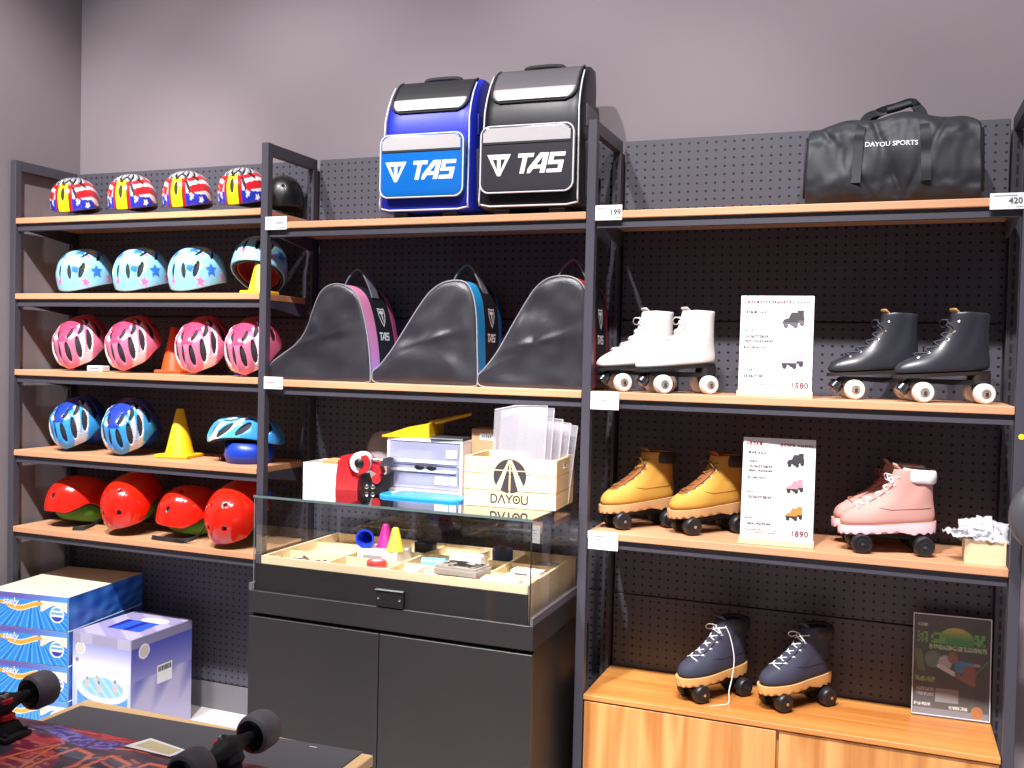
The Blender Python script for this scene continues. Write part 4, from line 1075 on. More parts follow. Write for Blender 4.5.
gl('front_glass', gx0, CY0+.001, .7095, gx1, CY0+.007, CT-.0085)
gl('left_glass', gx0, CY0+.0075, .7325, gx0+.006, CY1-.012, CT-.0085)
gl('right_glass', gx1-.006, CY0+.0075, .7325, gx1, CY1-.012, CT-.0085)
gl('back_glass', gx0, CY1-.0115, .7095, gx1, CY1-.0055, CT-.0085)
gl('glass_top', gx0-.002, CY0-.001, CT-.008, gx1+.002, CY1, CT, m=M_glasst)
b = MB(); b.box(gx0-.0022, CY0-.0022, CT-.0078, gx1+.0022, CY0-.0011, CT-.0002); b.build('polished_edge', M_gedge, t)
b = MB(); b.box(gx0+.0005, CY0-.0004, .71, gx0+.0035, CY0+.0008, CT-.009); b.build('polished_edge', M_gedge, t)
b = MB(); b.box(gx1-.0035, CY0-.0004, .71, gx1+.0004, CY0+.0008, CT-.009); b.build('polished_edge', mat('dark seal', '#26292a', .3), t)
# compartment tray
tr = thing('pine_tray', 'pale pine compartment tray inside the glass display case', 'tray', ((CX0+CX1)/2, 0, .7100))
X0, X1, Y0, Y1 = -W+.034, W-.026, CY0+.019, CY1-.030
b = MB()
b.box(X0, Y0, .0, X1, Y0+.010, .112); b.box(X0, Y1-.010, .0, X1, Y1, .112); b.box(X0, Y0+.010, .0, X0+.010, Y1-.010, .112); b.box(X1-.010, Y0+.010, 0, X1, Y1-.010, .112); b.box(X0+.010, Y0+.010, .072, X1-.010, Y1-.010, .080)
b.build('tray_body', M_pine, tr)
xs = [X0+.010, -.235, -.015, .155, .295, X1-.010]; ys = [Y0+.010, -.135, .03, Y1-.010]
for x in xs[1:-1]: b = MB(); b.box(x-.004, Y0+.011, .0805, x+.004, Y1-.011, .106); b.build('divider', M_pine, tr)
for y in ys[1:-1]:
    b = MB(); b.box(X0+.011, y-.004, .0805, X1-.011, y+.004, .104); b.build('divider', M_pine, tr)
cx = (CX0+CX1)/2; FZ = .7908
def item(name, lab, cat, x, y, z=FZ, rz=0, grp=None, rot=None): return thing(name, lab, cat, (x, y, z), rz, grp, rot)
# tools
for k, (x, y, rz, rx, L) in enumerate(((-.945, -.215, 100, -28, .10), (-.855, -.200, 78, -34, .105))):
    t = item('hex_key', ['steel hex key leaning in the corner compartment by the glass side', 'steel hex key leaning in the middle of the metal parts'][k], 'tool', x, y, FZ+.004, rot=(R(rx), 0, R(rz-90)))
    b = MB(); b.tube([(0, -L/2, 0), (0, L/2-.01, 0), (.0, L/2-.003, .003), (0, L/2, .012), (0, L/2, .03)], .003, 6); b.build('key_rod', M_chrome, t)
    b = MB(); b.cyl((0, -L/2-.001, 0), (0, -L/2+.028, 0), .0042, n=12); b.build('grip', mat('grey grip', '#7a7a80', .5), t)
rnd = random.Random(5); made = None
for k in range(16):
    x = -.985+.018+rnd.random()*.19; y = -.265+rnd.random()*.105
    t = item('steel_axle', 'small steel axle bolt lying among the metal parts in the display tray', 'bolt', x, y, FZ+.0055+.0*(k % 4), rnd.random()*6, 'steel axle bolts in the display tray')
    if made is None:
        b = MB(); b.lathe([(.0025, -.02), (.0025, .012), (.0055, .012), (.0055, .02)], (0, 0, 0), (1, 0, 0), 8); made = b.build('shaft', M_chrome, t, smooth=True, angle=30)
        b = MB(); b.lathe([(.0055, -.016), (.0055, -.012), (.003, -.012), (.003, -.016)], (0, 0, 0), (1, 0, 0), 6); made2 = b.build('nut', M_chrome, t)
    else:
        for q in (made, made2): c = q.copy(); c.parent = t; COL.objects.link(c)
# white carton with mini cones
t = item('white_carton', 'white carton carrying the small cones inside the display case', 'box', -.668, -.055, FZ)
b = MB(); b.box(-.072, -.055, 0, .078, .055, .046, .002, 1); b.build('carton_body', M_white, t)
b = MB(); b.box(-.05, -.0556, .012, .02, -.0551, .03); b.build('printed_panel', G2, t)
def minicone(name, lab, m, loc, rot):
    t = thing(name, lab, 'cone', loc, rot=rot)
    b = MB(); b.lathe([(.029, 0), (.031, .003), (.028, .008), (.011, .074), (.008, .078), (.0, .078)], n=28, cap=False); b.build('cone_body', m, t, smooth=True, angle=50, solid=.0025)
    b = MB(); b.lathe([(.026, 0), (.032, 0), (.032, .004), (.026, .004)], n=28, cap=False); b.build('rim', m, t, smooth=True, angle=40)
minicone('small_cone', 'small pink cone standing upright in the display case', mat('magenta plastic', '#e0288c', .35), (-.672, -.038, FZ+.0465), (0, 0, 0))
minicone('small_cone', 'small pink cone leaning on the upright pink one in the display case', mat('magenta plastic', '#e0288c', .35), (-.660, -.062, FZ+.100), (R(14), R(16), 0)) if False else None
minicone('small_cone', 'small blue cone lying with its open base facing out in the display case', mat('blue plastic', '#1f3fd0', .35), (-.722, -.092, FZ+.0785), (R(-90), 0, R(16)))
minicone('small_cone', 'small yellow cone standing beside the pink one in the display case', mat('lemon plastic', '#efd54a', .35), (-.612, -.080, FZ+.0465), (0, 0, 0))
# other contents
t = item('red_wheel_ring', 'red ring wheel lying in front of the white carton in the case', 'wheel', -.640, -.155, FZ, 0)
b = MB(); b.lathe([(.016, 0), (.030, 0), (.033, .006), (.033, .020), (.030, .026), (.016, .026)], n=28); b.build('tyre', mat('coral red urethane', '#d8443a', .4), t, smooth=True, angle=40)
b = MB(); b.lathe([(.008, .004), (.0155, .004), (.0155, .0265), (.008, .0265)], n=20); b.build('core', M_white, t, smooth=True, angle=40)
t = item('bearing_bag', 'clear bag of small bearings in the front compartment of the tray', 'bag', -.615, -.225, FZ, R(6))
b = MB(); b.box(-.055, -.035, 0, .055, .035, .016, .006, 3); b.build('film', M_bag, t, smooth=True)
rnd = random.Random(8)
for k in range(12):
    b = MB(); b.lathe([(.004, 0), (.0095, 0), (.0095, .006), (.004, .006)], (-.042+.017*(k % 6), -.012+.022*(k//6), .003), n=14); b.build('bearing', M_chrome, t, smooth=True, angle=40)
t = item('tin_box', 'dark patterned flat tin box in the display case tray', 'box', -.309, -.205, .7100+.1068, R(-6))
b = MB(); b.box(-.076, -.050, 0, .076, .050, .022, .004, 2); b.build('tin_body', mat('taupe tin', '#a89f95', .4), t)
b = MB(); b.mask(lambda u, v: True, -.070, -.048, .070, .048, 70, 50, topf(.0285)); lid = b.build('lid', paintmat('printed tin', .35, .1), t, solid=.006)
rnd = random.Random(2); BL = [(rnd.uniform(-.06, .06), rnd.uniform(-.04, .04), rnd.uniform(.004, .012)) for _ in range(26)]
paint(lid, lambda x, y, z: '#26242a' if (any(abs(math.hypot((x-a)*.8, y-c)-r) < .0035 for a, c, r in BL) and abs(x) < .064 and abs(y) < .043) else '#b4aa9e')
for k, (x, y, w_, d_, h_, lab) in enumerate(((-.165, -.235, .12, .05, .034, 'long white card box at the right front of the case tray'), (-.140, -.075, .10, .05, .030, 'white card box behind the long one in the case tray'), (-.360, -.045, .11, .06, .052, 'tall white card box behind the tin in the case tray'), (-.470, -.22, .05, .05, .034, 'small square white box in the front row of the case tray'))):
    t = item('card_box', lab, 'box', x, y, FZ, R([4, -3, 2, 0][k]))
    b = MB(); b.box(-w_/2, -d_/2, 0, w_/2, d_/2, h_, .0015, 1); b.build('carton_body', M_white, t)
    b = MB(); b.box(-w_*.35, -d_/2-.0006, h_*.3, w_*.1, -d_/2-.0001, h_*.7); b.build('printed_panel', G3 if k else G2, t)
t = item('blue_roll', 'pale blue roll lying behind the tin box in the case tray', 'roll', -.460, -.095, FZ+.0205, R(10))
b = MB(); b.lathe([(.008, -.04), (.020, -.04), (.020, .04), (.008, .04)], (0, 0, 0), (1, 0, 0), 24); b.build('roll_body', mat('pale blue film', '#7cc3e6', .35), t, smooth=True, angle=40)
b = MB(); b.cyl((-.041, 0, 0), (.041, 0, 0), .0078, n=16); b.build('core', M_white, t)
for k, (x, y, lab) in enumerate(((-.585, .095, 'black plastic clamp at the back of the case tray'), (-.495, -.045, 'flat black plastic guard in the middle of the case tray'), (-.30, .11, 'dark blue bottle cap at the back right of the case tray'))):
    t = item('plastic_guard', lab, 'part', x, y, FZ, R(10*k))
    b = MB(); b.box(-.035, -.022, 0, .035, .022, .012 if k == 1 else .05, .006, 3); b.build('shell', M_black if k < 2 else mat('dark blue plastic', '#22305c', .4), t, smooth=True, angle=40)
    b = MB(); b.cyl((.0, 0, .0121 if k == 1 else .0501), (0, 0, .016 if k == 1 else .055), .012, n=20); b.build('knob', M_blackm, t)
t = item('clear_parts_bag', 'clear plastic bag of grey parts in the right end of the case tray', 'bag', -.125, .075, FZ, R(12))
b = MB(); rr = [[(-.05+.1*i/8, -.035+.07*j/8, .018*math.sin(PI*i/8)*math.sin(PI*j/8)+.008*noise.noise((i*.7, j*.8, 4.))+.012) for j in range(9)] for i in range(9)]
b.loft(rr, False, False, closed=False); b.build('film', M_bag, t, smooth=True, solid=.001)
b = MB(); b.box(-.035, -.02, 0, .035, .02, .014, .004, 2); b.build('contents', mat('grey small parts', '#8d8c96', .4, .4), t)

# ------------------------------------------------------------------ on top of the case
TZ = CT+.0005
t = thing('white_box', 'plain white box at the left end of the glass case top', 'box', (-.925, .075, TZ), R(1))
b = MB(); w, d, h = .105, .075, .078
b.box(-w, -d, 0, w, -d+.003, h); b.box(-w, d-.003, 0, w, d, h); b.box(-w, -d+.003, 0, -w+.003, d-.003, h); b.box(w-.003, -d+.003, 0, w, d-.003, h); b.box(-w+.003, -d+.003, 0, w-.003, d-.003, .003)
b.build('box_body', M_white, t)
b = MB(); b.box(-w+.05, -.03, .0035, w-.02, .05, h+.008, .003, 2); b.build('brown_filling', mat('kraft card', '#b98f5c', .7), t)
# tape dispenser
t = thing('tape_dispenser', 'red packing tape dispenser on the case top next to the white box', 'tape dispenser', (-.800, -.012, TZ), R(12))
M_rp = mat('red plastic', '#c8202c', .32, coat=.2)
body = [(-.068, 0), (-.066, .05), (-.060, .112), (-.030, .118), (.0, .128), (.035, .122), (.058, .100), (.080, .088), (.090, .060), (.080, .050), (.050, .068), (.022, .064), (.014, .040), (.010, 0)]
b = MB(); b.prism(body, -.012, .034); b.prism([(-.069, -.001), (-.067, .05), (-.061, .100), (-.030, .104), (-.020, .07), (-.010, .045), (.012, .034), (.010, -.001)], -.034, -.012); b.build('dispenser_body', M_rp, t, smooth=True, angle=35)
b = MB(); b.lathe([(.016, -.018), (.035, -.018), (.037, -.014), (.037, .024), (.016, .024)], (.016, -.012, .094), (0, 1, 0), 40); b.build('tape_roll', mat('white packing tape', '#e9e2de', .3), t, smooth=True, angle=40)
b = MB(); b.lathe([(.0, -.034), (.010, -.032), (.0165, -.028), (.017, -.019), (.017, .02)], (.016, -.012, .094), (0, 1, 0), 24, cap=False); b.build('hub', M_black, t, smooth=True, angle=40)
ck = [(.016+.038*math.cos(a), .094+.038*math.sin(a)) for a in [R(q) for q in range(-80, 60, 10)]]
b = MB(); b.prism([(.010, .050)]+ck+[(.022, .118), (.026, .094)], -.037, -.0315); b.build('side_cheek', M_rp, t, smooth=True, angle=35)
b = MB(); b.tube(spline([(.040, -.015, .108), (.085, -.015, .104), (.125, -.012, .102)], 4), .006, 8); b.build('arm', M_chrome, t, smooth=True)
b = MB(); b.prism([(.085, .085), (.13, .09), (.138, .115), (.12, .12), (.10, .112)], -.030, .030); b.build('cutter_guard', M_chrome, t)
b = MB(); b.prism([(.022, .0), (.105, .0), (.125, .02), (.125, .062), (.100, .055), (.085, .030), (.045, .026), (.034, .055), (.020, .052)], -.020, .026); b.build('handle', M_black, t)
b = MB(); b.cyl((.075, -.028, .040), (.075, .028, .040), .016, n=18); b.build('roller', M_rp, t, smooth=True, angle=40)
for x in (.040, .062): b = MB(); b.lathe([(.008, 0), (.008, .003), (.004, .005)], (x, -.020, .012), (0, -1, 0), 14); b.build('screw', M_chrome, t)
pass
t = thing('blister_pack', 'clear blister pack with dark print standing behind the tape dispenser', 'pack', (-.835, .165, TZ), rot=(R(-8), 0, R(8)))
b = MB(); rr = [[(-.07+.14*i/14+.045*(j/10), -.02*math.sin(PI*i/14), .19*j/10*(1-.10*abs(i/7-1)**2)) for j in range(11)] for i in range(15)]
b.loft(rr, False, False, closed=False); b.build('clear_film', glassmat('hazy blister', (.93, .90, .91), .1, 1.2, .35, (.62, .56, .58)), t, smooth=True, solid=.002)
b = MB(); b.box(-.04, .002, .0, .045, .006, .15, .001, 1); b.build('printed_card', mat('mauve print card', '#6c5a60', .6), t)
# drawer unit
t = thing('drawer_unit', 'small white two-drawer storage unit with translucent fronts on the case', 'drawer unit', (-.566, .125, TZ)); w, d, h = .143, .095, .182
M_dw = mat('white translucent plastic', '#eeeaf2', .35)
b = MB(); b.box(-w, -d, h-.010, w, d, h, .002, 1); b.box(-w, -d, 0, w, d, .010, .002, 1); b.box(-w, -d, .010, -w+.010, d, h-.010); b.box(w-.010, -d, .010, w, d, h-.010); b.box(-w+.010, d-.004, .010, w-.010, d, h-.010); b.box(-w+.01, -d+.001, .092, w-.01, d-.005, .097)
b.build('housing', M_dw, t)
M_fr = glassmat('frosted lilac front', (.86, .86, .95), .08, 1.2, .30, (.70, .71, .90))
for k, (z0, z1) in enumerate(((.012, .090), (.099, .170))):
    b = MB(); b.box(-w+.012, -d-.004, z0, w-.012, -d+.001, z1, .001, 1); dr = b.build('drawer', M_fr, t)
    b = MB(); b.box(-w+.014, -d+.0015, z0+.002, w-.014, d-.012, z0+.006); b.build('drawer_floor', M_dw, dr)
    b = MB(); b.box(-w+.02, -d-.010, z1-.020 if k == 0 else z0+.001, w-.02, -d-.0045, z1-.010 if k == 0 else z0+.012, .002, 1); b.build('pull', M_dw, dr)
    b = MB(); b.box(.045, -d-.0052, z0+.018, .095, -d-.0044, z0+.046) if k == 0 else b.box(.085, -d-.0052, z0+.024, .125, -d-.0044, z0+.050); b.build('label', M_white, dr)
    b = MB(); b.box(.1, -d-.0052, z0+.018, .125, -d-.0044, z0+.046) if k == 0 else b.box(-.11, -d+.02, z0+.008, .02, .04, z0+.04); b.build('label' if k == 0 else 'contents', M_white if k == 0 else mat('lilac contents', '#aeb0d0', .6), dr)
    if k == 0: b = MB(); b.box(-.11, -d+.03, .02, .02, .03, .05, .004, 1); b.build('contents', mat('lilac contents', '#aeb0d0', .6), dr)
du = t; t = bpy.data.objects.new('dark_grip', None); COL.objects.link(t); t.parent = du; t.location = (.006, -.1045, .086)
for s in (-1, 1):
    b = MB(); b.lathe([(.0, 0), (.018, .0005), (.019, .002), (.017, .003)], (.005+s*.023, 0, 0), (0, -1, 0), 24); o = b.build('lens', M_black, t, smooth=True); o.scale = (1, 1, .45)
b = MB(); b.tube([(-.004, -.001, .002), (.014, -.001, .002)], .002, 6); b.build('bridge', M_black, t)
# dustpan
t = thing('dustpan', 'yellow plastic dustpan lying on top of the drawer unit', 'dustpan', (-.615, .115, TZ+h), rot=(0, R(0), R(4)))
M_dp = mat('yellow dustpan plastic', '#e6b21e', .4)
b = MB()
sec = lambda x, hw, z0, hh, n=9: [(x, -hw, z0+hh), (x, -hw, z0), (x, hw, z0), (x, hw, z0+hh), (x, hw-.004, z0+hh), (x, hw-.004, z0+.003), (x, -hw+.004, z0+.003), (x, -hw+.004, z0+hh)]
b.loft([sec(-.118, .085, .001, .006), sec(-.09, .085, .001, .014), sec(-.02, .080, .001, .038), sec(.045, .072, .001, .052), sec(.050, .070, .001, .054)]); b.build('pan', M_dp, t, smooth=True, angle=30)
b = MB(); b.box(.0465, -.070, .002, .052, .070, .055, .002, 1); b.build('back_wall', M_dp, t)
b = MB(); rr = []
for x, z, r_ in ((.030, .050, .016), (.07, .058, .016), (.13, .074, .013), (.165, .083, .012), (.178, .087, .008)): rr.append([(x, math.cos(a)*r_*1.3, z+math.sin(a)*r_*.55) for a in [2*PI*k/14 for k in range(14)]])
b.loft(rr); b.build('handle', M_dp, t, smooth=True, angle=50)
t = thing('black_tablet', 'flat black notebook lying on the drawer unit under the dustpan handle', 'notebook', (-.488, .110, TZ+h+.0002), R(3))
b = MB(); b.box(-.060, -.085, 0, .062, .08, .010, .002, 1); b.build('cover', M_blackm, t)
b = MB(); b.box(-.0605, -.0856, .003, .0625, -.0851, .007); b.build('page_edge', M_grey, t)
# blue slab
t = thing('blue_clipboard', 'bright blue plastic clipboard lying flat in front of the drawers', 'clipboard', (-.510, -.080, TZ), R(1))
b = MB(); P = rrpoly(-.145, -.058, .150, .058, .030, 8); b.loft([[(x, y, 0) for x, y in P], [(x, y, .006) for x, y in P], [(x*.985, y*.96, .0085) for x, y in P]]); b.build('board', mat('bright blue plastic', '#2f97e4', .25, coat=.2), t, smooth=True, angle=40)
b = MB(); b.box(-.112, -.02, .0086, -.100, .04, .013, .002, 1); b.build('clip', M_white, t)
# crate
t = thing('slatted_crate', 'pale wooden slatted crate with round black road logo on the case', 'crate', (-.190, -.033, TZ), R(4)); w, d, h = .150, .112, .157
for k in range(3):
    z0, z1 = .0005+k*.0525, .0505+k*.0525
    b = MB(); b.box(-w, -d, z0, w, -d+.009, z1, .0008, 1); b.build('front_slat', M_pine, t)
    b = MB(); b.box(-w, d-.009, z0, w, d, z1, .0008, 1); b.build('rear_slat', M_pine, t)
    for s in (-1, 1):
        xa, xb = (w-.009, w) if s > 0 else (-w, -w+.009)
        b = MB()
        if k < 2: b.box(xa, -d+.0092, z0, xb, d-.0092, z1, .0008, 1)
        else:
            b.box(xa, -d+.0092, z0, xb, -.035, z1); b.box(xa, .035, z0, xb, d-.0092, z1); b.box(xa, -.035, z0, xb, .035, z0+.016); b.box(xa, -.035, z0+.034, xb, .035, z1)
        b.build('end_slat', M_piney, t)
b = MB(); b.box(-w+.0095, -d+.0095, .001, w-.0095, d-.0095, .007); b.build('crate_floor', M_pine, t)
def logo(u, v):
    u += .0; v -= .099
    if math.hypot(u, v) > .0535: return False
    if abs(v-.018+.02*0) < .0016+.0*u and abs(u) < .06: return False
    k = (.050-v)/.1                                     # 0 at the peak, 1 at the foot
    if k < 0: return True
    inner = .004+.002*k
    L_ = -.003-.046*k; Rr = .003+.050*k
    if abs(u-L_*.86) < .003+.008*k: return False
    if abs(u-Rr*.80) < .0035+.010*k: return False
    if abs(u) < .0020+.0005*k: return v < .045 and False or (k > .0 and abs(u) > .0022)
    return True
b = MB(); b.mask(logo, -.055, .04, .055, .156, 130, 136, front(-d-.0004)); b.build('round_logo', mat('logo black', '#3a363a', .6), t)
def letters(u, v):
    hgt = .030; x0 = -.062; V = (v-.012)/hgt
    if not 0 <= V <= 1: return False
    def S(lines, ox, w_=.085):
        U = (u-ox)/hgt
        return any(seg_d(U, V, a, c) < w_ for l in lines for a, c in zip(l, l[1:]))
    if S([[(.09, .09), (.09, .91), (.45, .91), (.66, .72), (.66, .28), (.45, .09), (.09, .09)]], x0): return True
    if S([[(.02, .06), (.38, .95), (.74, .06)]], x0+.0255): return True
    if S([[(.04, .95), (.38, .5), (.38, .09)], [(.72, .95), (.38, .5)]], x0+.0500): return True
    U = (u-x0-.0745)/hgt
    if abs(math.hypot(U-.36, (V-.5)*.92)-.34) < .085 or math.hypot(U-.36, V-.5) < .14: return True
    if S([[(.09, .95), (.09, .24), (.22, .09), (.55, .09), (.68, .24), (.68, .95)]], x0+.1000): return True
    return False
b = MB(); b.mask(letters, -.068, .010, .075, .045, 220, 56, front(-d-.0004)); b.build('lettering', MATS['logo black'], t)
# acrylic sheets standing in the crate
M_sheet = glassmat('milky acrylic sheet', (.92, .91, .93), .06, 1.1, .20, (.80, .78, .83))
for k in range(5):
    x, y, rz, hh, ww = ((-.205, -.108, 0, .312, .086), (-.196, -.085, 2, .305, .086), (-.165, -.055, 3, .270, .072), (-.150, -.025, 4, .258, .070), (-.140, .010, 5, .250, .068))[k]
    t = thing('acrylic_sheet', ['milky clear acrylic sheet with a cut corner at the front of the crate', 'second acrylic sheet from the front of the slatted crate', 'third acrylic sheet from the front of the slatted crate', 'fourth acrylic sheet from the front of the slatted crate', 'rearmost acrylic sheet in the slatted crate'][k], 'sheet', (x+.03, y, TZ+.0105), rot=(R(-3-k*.8), R(1.0+1.0*k), R(rz+4)), group='acrylic sheets standing in the crate')
    P = [(-ww, 0), (ww, 0), (ww, hh), (-ww*.2, hh*.985), (-ww, hh*.93)] if k < 2 else [(-ww, 0), (ww, 0), (ww, hh), (-ww, hh)]
    b = MB(); b.prism(P, 0, .003); b.build('sheet', M_sheet, t)
    b = MB(); b.tube([(p[0], .0015, p[1]) for p in P[1:]], .0016, 5); b.build('bright_edge', mat('pale acrylic edge', '#cfc6ca', .2), t)
t = thing('brown_carton', 'small brown carton with a white label behind the slatted crate', 'box', (-.378, .150, TZ), R(2))
b = MB(); b.box(-.044, -.05, 0, .044, .05, .222, .0015, 1); b.build('carton_body', mat('brown cardboard', '#b98d68', .75), t)
b = MB(); b.box(-.014, -.0508, .185, .035, -.0502, .207); lb = b.build('label', M_white, t)
b = MB(); b.mask(lambda u, v: int((u+1)*400) % 3 != 0, -.010, .191, .031, .200, 34, 1, front(-.0511)); b.build('label_print', M_ink, lb)

# ------------------------------------------------------------------ stacked blue boxes
def pool_side(u, v, W_, H_):
    return mixc('#1c52ae', '#3f86d8', .5+.5*math.sin((u*1.4+v*3.4)*70)*math.sin(u*37+1)) if u > .0 else '#1c52ae'
def blue_front(u, v, W_, H_):
    s = u/W_+.5; q = v/H_                                     # s 0 left .. 1 right
    if s > .985 or s < .015: return '#3f8ede'
    if q > .84: 
        return mixc('#6a5fb0', '#5f9fe0', (s-.35)*1.6)
    wave = .66+.08*math.sin(s*12.)-.10*max(0, .5-s)
    if abs(q-wave) < (.085 if .25 < s < .62 else .05) and s < .68: return '#f0a838' if abs(q-wave) < .05 else '#f6dcae'
    d = math.hypot((s-.86)*W_/H_, q-.47)
    if d < .24 and d > .20: return '#e4eef8'
    if d < .20: return '#3a3fa8' if q < .40 else ('#e8eef6' if abs(q-.44) < .03 or abs(q-.56) < .02 else '#6aa6e0')
    if q > .62+.10*math.sin(s*17) and s > .66: return '#f2dfc8' if q < .78 else '#e8eef6'
    ang = math.atan2(s-.56, 1.15-q)
    r_ = math.sin(ang*46)
    return '#2f8fe6' if r_ > .15 else ('#62b2f2' if r_ > -.6 else '#2478d0')
def printed(name, parent, fu, u0, v0, u1, v1, nu, nv, fn, fcol):
    b = MB(); b.mask(lambda u, v: True, u0, v0, u1, v1, nu, nv, fn); o = b.build(name, paintmat('glossy printed carton', .3, .25), parent)
    a = o.data.color_attributes.new('Col', 'FLOAT_COLOR', 'POINT'); k = 0; ca = {}
    inv = {}
    for i, vtx in enumerate(o.data.vertices):
        c = fcol(*fu(vtx.co))
        if c not in ca: ca[c] = lin(hexc(c))+(1,)
        a.data[i].color = ca[c]
    return o
SW, SDp, SH = .370, .450, .1335
blabs = ['blue printed pool box, topmost of the stack under the helmet shelves', 'blue printed pool box, second from the top of the stack', 'blue printed pool box, third from the top of the stack', 'blue printed pool box at the bottom of the stack on the floor']
bx = thing('pool_carton', blabs[0], 'box', (-2.187, .068, SH*3+.003), R(6.5), 'blue printed pool boxes stacked on the floor')
b = MB(); b.box(-SW/2, -SDp/2, 0, SW/2, SDp/2, SH, .0015, 1); b.build('carton_body', mat('cream carton top', '#d9d2bc', .6), bx)
printed('front_print', bx, lambda c: (c.x, c.z, SW, SH), -SW/2, .001, SW/2, SH-.0005, 200, 76, front(-SDp/2-.0008), blue_front)
printed('side_print', bx, lambda c: (c.y, c.z, SDp, SH), -SDp/2, .001, SDp/2, SH-.0005, 160, 50, side(SW/2+.0008), lambda u, v, a, c: mixc('#1a4da6', '#4a8fdc', .45+.45*math.sin(((u+.3)/(v+.12))*9)*math.sin(u*23+v*40)))
text_mesh('stely', .040, 'lettering', mat('print white', '#eef0fa', .4), bx, lambda u, v: (-.118+u, -SDp/2-.0016, .098+v), bold=.01, shear=.2)
b = MB(); b.tube([(SW/2+.001, -SDp/2-.001, .0015), (SW/2+.001, SDp/2, .0015)], .0022, 6); b.build('edge_tape', mat('pale tape', '#c8dcf0', .4), bx)
for k in range(1, 4): dup(bx, loc=(-2.187+.001*k, .068, SH*(3-k)+.003-.001*k), rz=R(6.5), label=blabs[k])
# inflatable pool cube in shrink film
t = thing('pool_cube', 'shrink wrapped cube box showing a round paddling pool, on the floor', 'box', (-1.826, .045, .0005), R(-1)); w, d, h = .144, .165, .405
b = MB(); b.box(-w, -d, 0, w, d, h, .003, 2); b.build('carton_body', mat('lilac carton', '#b9b4d8', .3, coat=.4), t)
def pool_front(x, z):
    u = x/(2*w); v = z/h
    if v > .90: return '#a49eba' if math.sin(x*34+1) > -.5 else '#b8b3ca'
    e = math.hypot((u-.02)/.44, (v-.50)/.135); e2 = math.hypot((u-.02)/.36, (v-.515)/.095)
    for cu, cv, r_ in ((-.24, .53, .028), (-.04, .50, .032), (.24, .53, .034), (-.08, .58, .018)):
        if math.hypot(u-cu, (v-cv)/1.3) < r_: return '#e8b9a8'
        if math.hypot(u-cu, (v-cv-r_*1.7)/1.1) < r_*.55: return '#8a6a60'
    if e2 < 1: return '#8fc4ea' if math.sin(u*40+v*60) > -.4 else '#a9d6f0'
    if e < 1: return '#e9f0fa'
    if abs(u-.02) < .43 and .20 < v < .50: 
        if -.22 < u < .10 and .30 < v < .345: return '#dcebfa'
        return '#4f97e0'
    if math.hypot((u+.36)*.75, (v-.855)) < .062: return '#d8cfc8' if math.hypot((u+.36)*.75, (v-.855)) < .05 else '#eeeaf2'
    if math.hypot((u+.42)*.75, v-.74) < .022: return '#8a86a8'
    if v > .62: return mixc('#e8e6f6', '#8088cc', (v-.72)*4)
    return mixc('#9fb4e4', '#d8dcf2', v*1.6)
printed('front_print', t, lambda c: (c.x, c.z), -w+.001, .001, w-.001, h-.001, 110, 140, front(-d-.0008), pool_front)
def pool_right(y, z):
    u = y/(2*d); v = z/h
    if math.hypot((u+.30)*.8, v-.86) < .07: return '#d8cfc8' if math.hypot((u+.30)*.8, v-.86) < .056 else '#eeeaf2'
    if v > .91: return '#8f8aae'
    k = (v-.55)*1.6+.25*math.sin((u-v*.7)*14)*(v < .6)
    return mixc('#c4bfe2', '#3b3fae', k+.25)
printed('side_print', t, lambda c: (c.y, c.z), -d+.001, .001, d-.001, h-.001, 110, 140, side(w+.0008), pool_right)
def pool_top(x, y):
    u = x/(2*w); v = y/(2*d)
    if abs(u-.02+.1*v) < .28 and -.22 < v < .16: return '#3560d8' if math.sin(u*22) < .5 else '#2430a0'
    if math.hypot((u-.12)/.22, (v-.24)/.10) < 1: return '#f0eef6'
    return '#a49cc6' if math.sin(u*9+v*14) > 0 else '#bcb6d4'
printed('top_print', t, lambda c: (c.x, c.y), -w+.001, -d+.001, w-.001, d-.001, 80, 80, topf(h+.0008), pool_top)
b = MB(); b.mask(lambda u, v: True, -.030, .20, .052, .272, 2, 2, side(w+.0016)); lb = b.build('price_label', M_white, t)
b = MB(); b.mask(lambda u, v: int((u+1)*330) % 3 != 0, -.024, .246, .046, .266, 44, 1, side(w+.0022)); b.build('barcode', M_ink, lb)

# ------------------------------------------------------------------ display table, mat and skateboard
t = thing('plywood_table', 'plywood display table in front, carrying the upturned skateboard', 'table', (-.300, -1.72, 0)); TH = .755
b = MB(); b.box(-.343, -.40, TH-.020, .341, .338, TH, .0015, 1); b.build('table_top', woodmat('birch plywood', '#e2bd8c', '#cfa672', 'X', .7, .5, .9), t)
for sx, sy in ((-1, -1), (-1, 1), (1, -1), (1, 1)):
    b = MB(); b.box(sx*.318-.020, -.031+sy*.345-.02, 0, sx*.318+.020, -.031+sy*.345+.02, TH-.0205, .002, 1); b.build('leg', MATS['birch plywood'], t)
for y0 in (-.39, .306): b = MB(); b.box(-.29, y0, TH-.07, .29, y0+.02, TH-.0205); b.build('apron', MATS['birch plywood'], t)
t = thing('black_mat', 'black grip mat covering the plywood display table', 'mat', (-.300, -1.72, TH+.0004))
b = MB(); P = [(-.322, .302), (.318, .3395), (.322, -.395), (-.335, -.395)]; b.loft([[(x, y, 0) for x, y in P], [(x, y, .002) for x, y in P]]); b.build('grip_sheet', mat('charcoal grip surface', '#4c4a4f', .85, bump=.3, bscale=900), t)
b = MB(); b.box(.216, .318, .0021, .232, .3195, .0027); b.build('chalk_mark', M_white, t)  # white strip added to stand in for the uncovered sliver of plywood rim
